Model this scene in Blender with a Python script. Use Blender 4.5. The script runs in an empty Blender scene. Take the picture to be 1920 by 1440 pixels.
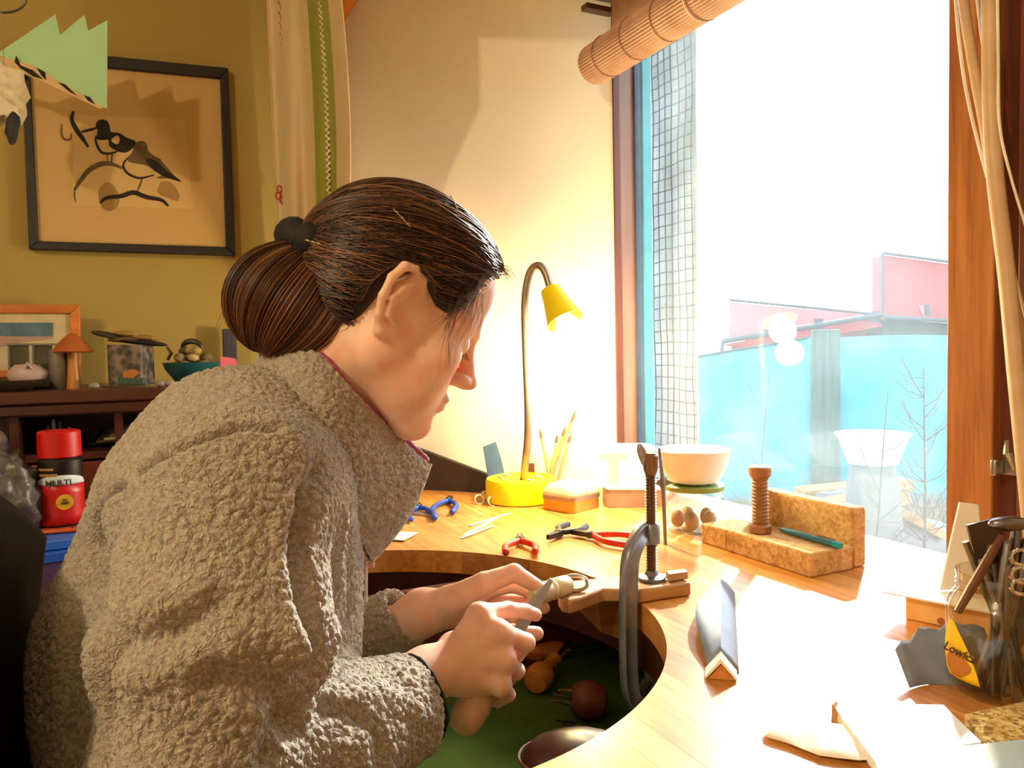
import bpy, bmesh, math, random
import numpy as np
from mathutils import Vector, Matrix, noise
random.seed(7); rng = np.random.default_rng(7)
S = bpy.context.scene
COL = S.collection
PI = math.pi
def R(a): return math.radians(a)

# ------------------------------------------------------------------ camera
CAMZ = 1.24
C0 = Vector((0, 0, CAMZ)); FPX = 1450.0
_az, _pt, _rl = R(26), R(2.5), R(1.1)
_f = Vector((math.sin(_az) * math.cos(_pt), math.cos(_az) * math.cos(_pt), -math.sin(_pt)))
_r = Vector((math.cos(_az), -math.sin(_az), 0)); _u = _r.cross(_f)
_r, _u = _r * math.cos(_rl) - _u * math.sin(_rl), _u * math.cos(_rl) + _r * math.sin(_rl)
cam = bpy.data.cameras.new('camera'); camo = bpy.data.objects.new('camera', cam); COL.objects.link(camo)
camo.matrix_world = Matrix(((_r.x, _u.x, -_f.x, C0.x), (_r.y, _u.y, -_f.y, C0.y), (_r.z, _u.z, -_f.z, C0.z), (0, 0, 0, 1)))
cam.sensor_width = 36; cam.lens = FPX / 1920 * 36; cam.clip_start = .02; cam.clip_end = 200
S.camera = camo

# ------------------------------------------------------------------ light and exposure
S.view_settings.view_transform = 'Standard'; S.view_settings.look = 'None'
S.view_settings.exposure = 0.0; S.view_settings.gamma = 1.0; S.view_settings.use_curve_mapping = False
S.cycles.use_denoising = True
S.cycles.max_bounces = 10; S.cycles.diffuse_bounces = 5; S.cycles.transparent_max_bounces = 12
S.cycles.sample_clamp_indirect = 12
W = bpy.data.worlds.new('World'); S.world = W; W.use_nodes = True
bg = W.node_tree.nodes['Background']; bg.inputs[0].default_value = (0.80, 0.90, 1.0, 1); bg.inputs[1].default_value = 4.5
def lamp(name, kind, loc, energy, color, radius=.05, **kw):
    l = bpy.data.lights.new(name, kind); l.energy = energy; l.color = color
    if kind in ('POINT', 'SPOT'): l.shadow_soft_size = radius
    for k, v in kw.items(): setattr(l, k, v)
    o = bpy.data.objects.new(name, l); COL.objects.link(o); o.location = loc
    return o
ROOM_LAMP = (-1.30, 0.0, CAMZ + 1.02)
BULB = None   # desk bulb position is set below from its lamp
lamp('room_lamp_light', 'POINT', ROOM_LAMP, 62, (1.0, .80, .50), .035)
sun = lamp('sun', 'SUN', (6, 4, 5), 11, (1.0, .95, .86)); sun.data.angle = R(2.5)
SUN_AZ, SUN_EL = R(53), R(27)      # low winter sun ahead and to the right, through the window
sun.rotation_euler = Vector((math.sin(SUN_AZ) * math.cos(SUN_EL), math.cos(SUN_AZ) * math.cos(SUN_EL), math.sin(SUN_EL))).to_track_quat('Z', 'Y').to_euler()

# ------------------------------------------------------------------ pixel rays -> points in the room
def ray(px, py):
    return (_r * ((px - 960) / FPX) + _u * (-(py - 720) / FPX) + _f)
def P(px, py, d): return C0 + ray(px, py) * d
def PZ(px, py, z): v = ray(px, py); return C0 + v * ((z - C0.z) / v.z)
def PY(px, py, y): v = ray(px, py); return C0 + v * (y / v.y)
def PX(px, py, x): v = ray(px, py); return C0 + v * (x / v.x)
TZ = 0.90   # table top

# ------------------------------------------------------------------ materials
def lin(c):
    if isinstance(c, str): c = [int(c[i:i + 2], 16) / 255 for i in (0, 2, 4)]
    return tuple((x / 12.92 if x <= .04045 else ((x + .055) / 1.055) ** 2.4) for x in c[:3]) + (1,)
class NT:
    def __init__(s, name):
        s.m = bpy.data.materials.new(name); s.m.use_nodes = True; s.t = s.m.node_tree; s.b = s.t.nodes['Principled BSDF']
        s.out = s.t.nodes['Material Output']
    def n(s, ty, **kw):
        x = s.t.nodes.new(ty)
        for k, v in kw.items():
            if k.startswith('i_'):
                key = k[2:]; key = int(key) if key.isdigit() else key.replace('_', ' ')
                x.inputs[key].default_value = v
            else: setattr(x, k, v)
        return x
    def l(s, a, b): s.t.links.new(a, b)
    def coord(s, scale=(1, 1, 1), rot=(0, 0, 0)):
        tc = s.n('ShaderNodeTexCoord'); mp = s.n('ShaderNodeMapping'); s.l(tc.outputs['Object'], mp.inputs[0])
        mp.inputs['Scale'].default_value = scale; mp.inputs['Rotation'].default_value = rot; return mp.outputs[0]
    def ramp(s, fac, stops):
        r = s.n('ShaderNodeValToRGB'); s.l(fac, r.inputs[0]); e = r.color_ramp.elements
        while len(e) < len(stops): e.new(.5)
        for k, (p, c) in enumerate(stops): e[k].position = p; e[k].color = c if len(c) == 4 else c + (1,)
        return r.outputs[0]
    def bump(s, h, strength, dist=.001):
        b = s.n('ShaderNodeBump'); b.inputs['Strength'].default_value = strength; b.inputs['Distance'].default_value = dist
        s.l(h, b.inputs['Height']); s.l(b.outputs[0], s.b.inputs['Normal'])
_mc = {}
def mat(name, col, rough=.5, metal=0, var=.12, vs=30, bump=.15, bs=200, bd=.0006, spec=.5, trans=0, alpha=1, sss=0, emit=None, es=0):
    if name in _mc: return _mc[name]
    t = NT(name); b = t.b; c = lin(col)
    b.inputs['Roughness'].default_value = rough; b.inputs['Metallic'].default_value = metal
    b.inputs['Specular IOR Level'].default_value = spec
    nz = t.n('ShaderNodeTexNoise', i_Scale=vs, i_Detail=4); t.l(t.coord(), nz.inputs['Vector'])
    lo = tuple(x * (1 - var) for x in c[:3]); hi = tuple(min(1, x * (1 + var)) for x in c[:3])
    t.l(t.ramp(nz.outputs['Fac'], [(.3, lo), (.7, hi)]), b.inputs['Base Color'])
    if bump:
        n2 = t.n('ShaderNodeTexNoise', i_Scale=bs, i_Detail=3); t.l(t.coord(), n2.inputs['Vector']); t.bump(n2.outputs['Fac'], bump, bd)
    if trans: b.inputs['Transmission Weight'].default_value = trans; b.inputs['IOR'].default_value = 1.45
    if alpha < 1: b.inputs['Alpha'].default_value = alpha
    if sss:
        b.inputs['Subsurface Weight'].default_value = sss; b.inputs['Subsurface Radius'].default_value = (.012, .004, .002)
        b.inputs['Subsurface Scale'].default_value = 1
    if emit: b.inputs['Emission Color'].default_value = lin(emit); b.inputs['Emission Strength'].default_value = es
    _mc[name] = t.m; return t.m
def wood(name, c1, c2, axis=1, scale=8, rough=.45, stretch=12, coat=0):
    if name in _mc: return _mc[name]
    t = NT(name); sc = [scale * stretch / 4] * 3; sc[axis] = scale / 3
    inf = t.n('ShaderNodeObjectInfo'); tc = t.n('ShaderNodeTexCoord'); add = t.n('ShaderNodeVectorMath', operation='ADD')
    mul = t.n('ShaderNodeVectorMath', operation='SCALE'); cmb = t.n('ShaderNodeCombineXYZ')
    for k in range(3): t.l(inf.outputs['Random'], cmb.inputs[k])
    t.l(cmb.outputs[0], mul.inputs[0]); mul.inputs['Scale'].default_value = 7.3
    t.l(tc.outputs['Object'], add.inputs[0]); t.l(mul.outputs[0], add.inputs[1])
    mp = t.n('ShaderNodeMapping'); mp.inputs['Scale'].default_value = sc; t.l(add.outputs[0], mp.inputs[0])
    nz = t.n('ShaderNodeTexNoise', i_Scale=1.6, i_Detail=5, i_Distortion=.6); t.l(mp.outputs[0], nz.inputs['Vector'])
    cr = t.ramp(nz.outputs['Fac'], [(.32, lin(c1)), (.68, lin(c2))])
    hv = t.n('ShaderNodeHueSaturation'); t.l(cr, hv.inputs['Color'])
    ma = t.n('ShaderNodeMath', operation='MULTIPLY_ADD'); t.l(inf.outputs['Random'], ma.inputs[0]); ma.inputs[1].default_value = .35; ma.inputs[2].default_value = .82
    t.l(ma.outputs[0], hv.inputs['Value']); t.l(hv.outputs[0], t.b.inputs['Base Color'])
    t.b.inputs['Roughness'].default_value = rough; t.b.inputs['Coat Weight'].default_value = coat; t.b.inputs['Coat Roughness'].default_value = .15
    t.bump(nz.outputs['Fac'], .15, .0006)
    _mc[name] = t.m; return t.m
def glass(name, tint=(1, 1, 1, 1), rough=0.0, veil=0.0):
    """thin clear pane: light goes through, part of it is mirrored"""
    if name in _mc: return _mc[name]
    t = NT(name); t.t.nodes.remove(t.b)
    tr = t.n('ShaderNodeBsdfTransparent'); tr.inputs[0].default_value = tint
    gl = t.n('ShaderNodeBsdfGlossy'); gl.inputs['Roughness'].default_value = rough
    ge = t.n('ShaderNodeNewGeometry'); dt = t.n('ShaderNodeVectorMath', operation='DOT_PRODUCT'); t.l(ge.outputs['Normal'], dt.inputs[0]); t.l(ge.outputs['Incoming'], dt.inputs[1])
    ab = t.n('ShaderNodeMath', operation='ABSOLUTE'); t.l(dt.outputs['Value'], ab.inputs[0])
    om = t.n('ShaderNodeMath', operation='SUBTRACT'); om.inputs[0].default_value = 1; t.l(ab.outputs[0], om.inputs[1])
    pw = t.n('ShaderNodeMath', operation='POWER'); t.l(om.outputs[0], pw.inputs[0]); pw.inputs[1].default_value = 5
    fr = t.n('ShaderNodeMath', operation='MULTIPLY_ADD'); t.l(pw.outputs[0], fr.inputs[0]); fr.inputs[1].default_value = .96; fr.inputs[2].default_value = .04
    mx = t.n('ShaderNodeMixShader'); t.l(fr.outputs[0], mx.inputs[0]); t.l(tr.outputs[0], mx.inputs[1]); t.l(gl.outputs[0], mx.inputs[2])
    o = mx.outputs[0]
    if veil:  # translucent milkiness mixed into the pane to stand in for sun flare haze
        df = t.n('ShaderNodeBsdfTranslucent'); df.inputs[0].default_value = (.8, .85, .88, 1)
        m2 = t.n('ShaderNodeMixShader'); nz = t.n('ShaderNodeTexNoise', i_Scale=6, i_Detail=6); t.l(t.coord(), nz.inputs['Vector'])
        mm = t.n('ShaderNodeMath', operation='MULTIPLY'); t.l(nz.outputs['Fac'], mm.inputs[0]); mm.inputs[1].default_value = veil * 2
        t.l(mm.outputs[0], m2.inputs[0]); t.l(o, m2.inputs[1]); t.l(df.outputs[0], m2.inputs[2]); o = m2.outputs[0]
    t.l(o, t.out.inputs[0]); _mc[name] = t.m; return t.m

# ------------------------------------------------------------------ mesh building
class M:
    def __init__(s): s.v = []; s.f = []; s.mi = []
    def add(s, vs, fs, mi=0):
        o = len(s.v); s.v += [tuple(v) for v in vs]; s.f += [tuple(i + o for i in f) for f in fs]; s.mi += [mi] * len(fs); return s
    def box(s, c, d, rot=None, mi=0, top=1.0):
        hx, hy, hz = (k / 2 for k in d); c = Vector(c); vs = []
        for z in (-1, 1):
            q = top if z > 0 else 1
            for x, y in ((-1, -1), (1, -1), (1, 1), (-1, 1)):
                p = Vector((x * hx * q, y * hy * q, z * hz))
                vs.append(c + (rot @ p if rot else p))
        return s.add(vs, [(3, 2, 1, 0), (4, 5, 6, 7), (0, 1, 5, 4), (1, 2, 6, 5), (2, 3, 7, 6), (3, 0, 4, 7)], mi)
    def b2(s, a, b, mi=0):
        a = Vector(a); b = Vector(b); return s.box((a + b) / 2, [abs(k) for k in (b - a)], None, mi)
    def lathe(s, prof, c=(0, 0, 0), axis=(0, 0, 1), n=24, mi=0, cap=True):
        c = Vector(c); q = Vector((0, 0, 1)).rotation_difference(Vector(axis).normalized()); vs = []; fs = []
        for r, h in prof:
            for k in range(n):
                a = 2 * PI * k / n; vs.append(c + q @ Vector((r * math.cos(a), r * math.sin(a), h)))
        m = len(prof)
        for i in range(m - 1):
            for k in range(n):
                k2 = (k + 1) % n; fs.append((i * n + k, i * n + k2, (i + 1) * n + k2, (i + 1) * n + k))
        if cap: fs.append(tuple(range(n - 1, -1, -1))); fs.append(tuple((m - 1) * n + k for k in range(n)))
        return s.add(vs, fs, mi)
    def tube(s, pts, r, n=8, mi=0, closed=False):
        pts = [Vector(p) for p in pts]; m = len(pts); rr = r if hasattr(r, '__len__') else [r] * m; vs = []; fs = []
        up = None
        for i, p in enumerate(pts):
            if closed: t = pts[(i + 1) % m] - pts[i - 1]
            else: t = pts[min(i + 1, m - 1)] - pts[max(i - 1, 0)]
            t = t.normalized() if t.length > 1e-9 else Vector((0, 0, 1))
            if up is None: up = t.orthogonal().normalized()
            up = (up - t * up.dot(t)); up = up.normalized() if up.length > 1e-6 else t.orthogonal().normalized()
            w = t.cross(up)
            for k in range(n):
                a = 2 * PI * k / n; vs.append(p + (up * math.cos(a) + w * math.sin(a)) * rr[i])
        for i in range(m if closed else m - 1):
            j = (i + 1) % m
            for k in range(n):
                k2 = (k + 1) % n; fs.append((i * n + k, i * n + k2, j * n + k2, j * n + k))
        if not closed: fs.append(tuple(range(n - 1, -1, -1))); fs.append(tuple((m - 1) * n + k for k in range(n)))
        return s.add(vs, fs, mi)
    def ell(s, c, r, rot=None, n=16, m=10, mi=0, noisy=0):
        c = Vector(c); vs = []; fs = []
        for i in range(m + 1):
            t = PI * i / m
            for k in range(n):
                a = 2 * PI * k / n; p = Vector((r[0] * math.sin(t) * math.cos(a), r[1] * math.sin(t) * math.sin(a), r[2] * math.cos(t)))
                if noisy: p *= 1 + noisy * noise.noise(p * 60 + c * 50)
                vs.append(c + (rot @ p if rot else p))
        for i in range(m):
            for k in range(n):
                k2 = (k + 1) % n; fs.append((i * n + k, (i + 1) * n + k, (i + 1) * n + k2, i * n + k2))
        return s.add(vs, fs, mi)
    def prism(s, poly, off, mi=0):
        """poly: 3-D points in order, off: the thickness vector"""
        poly = [Vector(p) for p in poly]; off = Vector(off); n = len(poly)
        nn = sum(((poly[i] - poly[0]).cross(poly[(i + 1) % n] - poly[0]) for i in range(1, n - 1)), Vector())
        if nn.dot(off) > 0: poly = poly[::-1]
        vs = poly + [p + off for p in poly]
        fs = [tuple(range(n)), tuple(range(2 * n - 1, n - 1, -1))] + [((i + 1) % n, i, n + i, n + (i + 1) % n) for i in range(n)]
        return s.add(vs, fs, mi)
def wm(o):
    m = o.matrix_parent_inverse @ o.matrix_basis
    return wm(o.parent) @ m if o.parent else o.matrix_basis.copy()
def finish(me, mats, smooth=None):
    for m in (mats if isinstance(mats, (list, tuple)) else [mats]): me.materials.append(m)
    if smooth is not None:
        me.shade_smooth() if smooth >= 180 else me.set_sharp_from_angle(angle=R(smooth))
def obj(name, mb, mats, parent=None, smooth=35, bevel=0, bseg=2, subdiv=0):
    me = bpy.data.meshes.new(name)
    if isinstance(mb, M):
        me.from_pydata(mb.v, [], mb.f); me.polygons.foreach_set('material_index', mb.mi)
    else: me = mb
    me.validate(); 
    bm = bmesh.new(); bm.from_mesh(me); bmesh.ops.recalc_face_normals(bm, faces=bm.faces) if isinstance(mb, M) else None
    for f in bm.faces: f.smooth = smooth > 0
    if smooth and smooth < 180:
        for e in bm.edges:
            if len(e.link_faces) == 2 and e.calc_face_angle(0) > R(smooth): e.smooth = False
    bm.to_mesh(me); bm.free()
    for m in (mats if isinstance(mats, (list, tuple)) else [mats]): me.materials.append(m)
    o = bpy.data.objects.new(name, me); COL.objects.link(o)
    if bevel:
        b = o.modifiers.new('bevel', 'BEVEL'); b.width = bevel; b.segments = bseg; b.limit_method = 'ANGLE'; b.angle_limit = R(40)
    if subdiv:
        b = o.modifiers.new('subdiv', 'SUBSURF'); b.levels = b.render_levels = subdiv
    if parent: o.parent = parent; o.matrix_parent_inverse = wm(parent).inverted()
    return o
def tag(o, label=None, cat=None, group=None, kind=None):
    if label: o['label'] = label
    if cat: o['category'] = cat
    if group: o['group'] = group
    if kind: o['kind'] = kind
    return o
def thing(name, loc, label, cat, group=None):
    o = bpy.data.objects.new(name, None); COL.objects.link(o); o.location = loc; o.empty_display_size = .05
    return tag(o, label, cat, group)
def struct(name, mb, m, parent=None, **kw):
    o = obj(name, mb, m, parent, **kw)
    if parent is None: o['kind'] = 'structure'
    return o
def frame3(x, z=(0, 0, 1)):
    """3x3 whose local X runs along x and whose local Z stays near z"""
    x = Vector(x).normalized(); y = Vector(z).cross(x).normalized(); z = x.cross(y)
    return Matrix((x, y, z)).transposed()
def arc_pts(pts, n=8):
    """Catmull-Rom through pts"""
    pts = [Vector(p) for p in pts]; q = [pts[0] * 2 - pts[1]] + pts + [pts[-1] * 2 - pts[-2]]; out = []
    for i in range(1, len(q) - 2):
        for k in range(n):
            t = k / n; a, b, c, d = q[i - 1:i + 3]
            out.append(.5 * ((2 * b) + (c - a) * t + (2 * a - 5 * b + 4 * c - d) * t * t + (3 * b - a - 3 * c + d) * t ** 3))
    return out + [pts[-1]]
def text(name, body, size, origin, xdir, zdir, m, parent, shear=0, bold=0):
    cu = bpy.data.curves.new(name, 'FONT'); cu.body = body; cu.size = size; cu.extrude = .0003; cu.shear = shear; cu.offset = bold
    cu.align_x = 'CENTER'; cu.align_y = 'CENTER'; cu.materials.append(m)
    tmp = bpy.data.objects.new(name, cu); COL.objects.link(tmp); bpy.context.view_layer.update()
    me = bpy.data.meshes.new_from_object(tmp.evaluated_get(bpy.context.evaluated_depsgraph_get())); bpy.data.objects.remove(tmp)
    o = bpy.data.objects.new(name, me); COL.objects.link(o)
    x = Vector(xdir).normalized(); y = Vector(zdir).normalized(); z = x.cross(y)
    mw = Matrix.Translation(Vector(origin)) @ Matrix((x, y, z)).transposed().to_4x4()
    o.parent = parent; o.matrix_parent_inverse = wm(parent).inverted(); o.matrix_basis = mw
    return o
# ================================================================== THE SETTING
wallm = mat('ochre_plaster', '9a8448', .85, var=.05, vs=3, bump=.25, bs=60, bd=.001, spec=.2)
panelm = mat('white_plasterboard', 'e6dccb', .8, var=.03, vs=2, bump=.1, bs=40, spec=.2)
ceilm = mat('ceiling_white', 'e4e0d0', .9, var=.03, vs=2, bump=.1, spec=.2)
floorm = wood('floor_wood', '5a3a20', '7a5230', axis=1, scale=5)
framew = wood('window_wood', '8c5028', 'b47844', axis=2, scale=9, rough=.35, stretch=20)
darkw = wood('dark_frame_wood', '4a2216', '6a3422', axis=2, scale=8, rough=.35)
YW = 1.97; XB = .49; XW = 1.05; BC = 2.118; RCH = 2.42
struct('floor', M().b2((-2.2, -1.5, -.1), (1.15, 2.1, 0)), floorm)
struct('ceiling', M().b2((-2.3, -1.6, RCH), (.49, 2.1, RCH + .1)), ceilm)
struct('ceiling_bay', M().b2((.42, -1.6, BC), (1.25, 2.1, BC + .1)), ceilm)
struct('wall_back', M().b2((-2.3, YW, 0), (.455, YW + .1, RCH)), wallm)
creamw = mat('cream_wall', 'd8ccb4', .85, var=.03, vs=3)
struct('wall_left', M().b2((-2.3, -1.6, 0), (-2.2, 2.07, RCH)), creamw)
struct('wall_front', M().b2((-2.3, -1.6, 0), (1.25, -1.5, RCH)), creamw)
struct('trim_1', M().b2((.42, -1.5, CAMZ + .806), (.49, 1.90, RCH)), wood('header_wood', 'a0541c', 'c47434', axis=1))     # header over the bay opening
struct('trim_2', M().b2((.455, 1.90, .0), (.487, 2.0, CAMZ + .86)), wood('corner_bead_wood', '8a4a20', 'b06a30', axis=2))
_a = Vector((.478, 1.945, 0)); _b = Vector((1.0505, 1.5765, 0)); _n = Vector((.54, .84, 0)) * .06
struct('wall_bay_end', M().prism([_a, _b, _b + Vector((0, 0, BC)), _a + Vector((0, 0, BC))], _n), panelm)
w = M(); w.b2((XW, -1.5, 0), (1.15, 1.75, .875)); w.b2((XW, -1.5, .875), (1.15, .45, BC)); w.b2((XW, .45, BC - .03), (1.15, 1.75, BC)); w.b2((XW + .004, 1.585, .875), (1.17, 1.75, BC))
struct('wall_window_side', w, panelm)
# ---- window
win = struct('window_1', M().b2((XW - .0, .58, .875), (1.17, 1.60, .897)), framew)                       # sill
obj('head', M().b2((XW, .58, BC - .06), (1.17, 1.585, BC - .03)), darkw, win)
obj('jamb', M().b2((XW, 1.57, .897), (1.066, 1.60, BC - .03)), wood('jamb_edge', '5a2a1c', '74402c', axis=2), win)
obj('jamb', M().b2((1.066, 1.574, .897), (1.108, 1.60, BC - .03)), wood('jamb_mauve', '8a6656', '9c7868', axis=2, rough=.3), win)
obj('seal_strip', M().b2((1.108, 1.566, .897), (1.127, 1.60, BC - .03)), mat('dark_seal', '3c4a66', .4), win)
obj('outer_strip', M().b2((1.127, 1.56, .897), (1.15, 1.60, BC - .03)), mat('teal_strip', '3f9fae', .5), win)
obj('post', M().b2((XW - .005, .655, .897), (1.15, .722, BC - .03)), framew, win, bevel=.002)
obj('pane', M().b2((1.114, .70, .897), (1.118, 1.575, BC - .05)), glass('window_glass', (.98, 1, 1, 1), 0, .055), win)
cs = struct('window_2', M().b2((XW + .012, .45, .897), (1.13, .655, BC - .03)), darkw)
obj('casement_stile', M().b2((XW + .002, .575, .897), (1.06, .628, BC - .04)), wood('stile_wood', '5a2a1a', '7c3c24', axis=2), cs, bevel=.002)
# latch on the casement
lt = thing('window_latch', PX(1895, 880, 1.045), 'small silver latch on the dark casement frame at the right edge', 'latch')
c = PX(1893, 877, 1.04)
brs = mat('latch_metal', 'b8b4a8', .25, 1, var=.05)
obj('plate', M().box(c + Vector((.004, -.004, 0)), (.006, .028, .02)), brs, lt, bevel=.001)
obj('catch', M().box(c + Vector((-.008, .012, 0)), (.018, .008, .022)), brs, lt, bevel=.002)
c2 = PX(1890, 828, 1.045)
obj('handle', M().tube([c + Vector((0, -.006, 0)), c + Vector((-.01, -.004, .02)), c2], [.005, .006, .004]), brs, lt)

# ---- blind
bam = NT('bamboo'); v = bam.coord((1, 1, 1)); nz = bam.n('ShaderNodeTexNoise', i_Scale=18, i_Detail=4); bam.l(v, nz.inputs['Vector'])
bam.l(bam.ramp(nz.outputs['Fac'], [(.3, lin('b08a74')), (.7, lin('c8a48e'))]), bam.b.inputs['Base Color']); bam.b.inputs['Roughness'].default_value = .6; bam = bam.m
XBL = .965; ZBL = CAMZ + .645
bl = thing('roller_blind', (XBL, 1.5, ZBL), 'rolled bamboo blind hanging across the top of the window', 'blind')
bm_ = M(); prof_n = 44; ang = [2 * PI * k / prof_n for k in range(prof_n)]
ring = []
for k in range(prof_n):
    for q, rr in ((.15, .0405), (.5, .043), (.85, .0405)):
        a = 2 * PI * (k + q) / prof_n; e = 1 + .06 * (a / (2 * PI)); ring.append((rr * e * math.cos(a), rr * e * math.sin(a)))
ys = [1.525, 1.52] + list(np.linspace(1.50, -.3, 12)); vs = []; nn = len(ring)
for i, y in enumerate(ys):
    sc = .93 if i == 0 else 1
    for (x, z) in ring: vs.append((XBL + x * sc, y, ZBL + z * sc))
fs = [(i * nn + k, i * nn + (k + 1) % nn, (i + 1) * nn + (k + 1) % nn, (i + 1) * nn + k) for i in range(len(ys) - 1) for k in range(nn)]
fs.append(tuple(range(nn)))
bm_.add(vs, fs); obj('bamboo_roll', bm_, bam, bl, smooth=50)
for y in np.arange(1.46, -.3, -.105):
    obj('stitch', M().tube([(XBL + .0452 * math.cos(a), y, ZBL + .0452 * math.sin(a)) for a in np.linspace(0, 2 * PI, 24)[:-1]], .0012, 5, closed=True), mat('stitch_thread', '9a6a50', .8), bl)
obj('slat_sheet', M().b2((XBL + .036, -.3, ZBL), (XBL + .040, 1.50, 2.04)), bam, bl)
obj('head_rail', M().b2((XBL + .0, -.3, 2.035), (XBL + .055, 1.53, 2.065)), mat('rail_grey', '6c5f5c', .5), bl)
obj('arm', M().b2((XBL - .03, 1.50, 2.0), (XBL + .045, 1.525, 2.012)), mat('bracket_brown', '5c3a2c', .4, .3), bl, bevel=.001)
obj('bracket', M().b2((XBL - .0, 1.495, 2.065), (XBL + .05, 1.525, BC)), mat('bracket_brown', '5c3a2c', .4, .3), bl, bevel=.001)
obj('pull_cord', M().tube([(XBL - .046 * math.cos(t) , 1.15, ZBL - .046 * math.sin(t)) for t in np.linspace(-1.4, 1.4, 12)], .0012, 6), mat('cord_white', 'e8e2d8', .7), bl)
# cords and cable falling past the post
def cord(pts, r, m, label, cat='string', d=.93, name='loose_string', grp=None):
    o = obj(name, M().tube(arc_pts([P(x, y, dd) for x, y, dd in pts], 8), r, 10), m, smooth=180); tag(o, label, cat, grp); return o
cbl = mat('cable_beige', 'c9ab86', .45, var=.08); cwh = mat('cord_white', 'e8e2d8', .7)
cord([(1853, -150, .95), (1856, 0, .95), (1858, 180, .95), (1866, 330, .95), (1888, 520, .95), (1905, 700, .94), (1925, 900, .93), (1955, 1200, .93)], .0098, cbl, 'thick beige cable hanging down past the window post', 'cable', name='hanging_cable')
cord([(1790, -150, .97), (1806, 0, .97), (1830, 150, .975), (1850, 260, .975), (1872, 420, .975), (1900, 560, .972), (1940, 720, .96)], .0062, cbl, 'thinner beige cable crossing the thick one near the window top', 'cable', name='hanging_cable')
cord([(1782, -150, .99), (1797, 60, .99), (1818, 200, .99), (1862, 370, .99), (1890, 470, .99), (1935, 640, .99)], .0022, cwh, 'thin white cord leftmost of the cords over the window post')
cord([(1815, -150, .985), (1832, 0, .985), (1845, 100, .98), (1858, 140, .975)], .0018, cwh, 'short white cord tucked behind the thick beige cable at the top')
cord([(1868, -150, .93), (1872, 100, .93), (1874, 230, .93), (1895, 330, .93), (1925, 430, .93)], .0016, cwh, 'thin white cord to the right of the thick beige cable')

# ================================================================== OUTSIDE
GZ = .22
gm = NT('ground_grass'); v = gm.coord(); nz = gm.n('ShaderNodeTexNoise', i_Scale=1.3, i_Detail=6); gm.l(v, nz.inputs['Vector'])
gm.l(gm.ramp(nz.outputs['Fac'], [(.35, lin('2c4a1c')), (.55, lin('3a6428')), (.75, lin('554f3e'))]), gm.b.inputs['Base Color']); gm.b.inputs['Roughness'].default_value = .95
struct('ground', M().b2((1.2, -6, GZ - .2), (30, 30, GZ)), gm.m)
def blades(n, px0, px1, py0, py1, h, col, name, label, cat):
    mb = M()
    for _ in range(n):
        p = PZ(random.uniform(px0, px1), random.uniform(py0, py1), GZ); a = random.uniform(0, 2 * PI); hh = h * random.uniform(.5, 1.3)
        d = Vector((math.cos(a), math.sin(a), 0)) * .006; t = Vector((random.uniform(-.5, .5), random.uniform(-.5, .5), 1)) * hh
        mb.add([p - d, p + d, p + t * .6 + d * .4, p + t], [(0, 1, 2, 3)])
    o = obj(name, mb, mat(name, col, .8), smooth=0); return tag(o, label, cat, kind='stuff')
blades(1500, 1590, 1900, 985, 1110, .05, '4a8a35', 'lawn_grass', 'bright green grass below the window outside', 'grass')
blades(700, 1560, 1780, 930, 1000, .12, '8f8b80', 'dry_brush', 'grey dead brush between the lawn and the planks outside', 'brush')
# netting-covered column beside the window
colm = NT('column_render'); v = colm.coord(); nz = colm.n('ShaderNodeTexNoise', i_Scale=7, i_Detail=7); colm.l(v, nz.inputs['Vector'])
colm.l(colm.ramp(nz.outputs['Fac'], [(.3, lin('848c90')), (.6, lin('b4bcc0'))]), colm.b.inputs['Base Color']); colm.b.inputs['Roughness'].default_value = .9
colm.bump(nz.outputs['Fac'], .6, .01)
cl = thing('netted_column', (1.4, 1.75, GZ), 'grey rendered column covered in square wire netting outside the window', 'column')
mb = M(); rows = 46; yA, yB = 1.80, 1.572; xF = 1.30
vs = []
for i in range(rows + 1):
    z = GZ + (2.55 - GZ) * i / rows; o = .006 * noise.noise(Vector((0, 0, z * 6)))
    for (x, y) in ((xF, yA), (xF, yB + o), (xF + .16, yB + .20 + o), (xF + .16, yA + .26)): vs.append((x + .006 * noise.noise(Vector((x * 9, y * 9, z * 5))), y, z))
fs = [(i * 4 + k, i * 4 + (k + 1) % 4, (i + 1) * 4 + (k + 1) % 4, (i + 1) * 4 + k) for i in range(rows) for k in range(4)]; fs.append(tuple(rows * 4 + k for k in range(4)))
mb.add(vs, fs); obj('shaft', mb, colm.m, cl)
wirem = mat('net_wire', '20282c', .6, 0)
def wob(y, z, s): return Vector((xF - .012 + .006 * noise.noise(Vector((y * 14, z * 7, s))), y + .010 * noise.noise(Vector((y * 5, z * 5, s + 3))), z + .006 * noise.noise(Vector((y * 17, z * 3, s + 9)))))
for y in np.arange(1.578, 1.80, .027):
    obj('wire', M().tube([wob(y, z, 1) for z in np.linspace(GZ, 2.5, 50)], .0016, 5), wirem, cl)
for z in np.arange(.85, 2.5, .031):
    obj('wire', M().tube([wob(y, z, 1) for y in np.linspace(1.572, 1.80, 9)], .0016, 5), wirem, cl)
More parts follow.
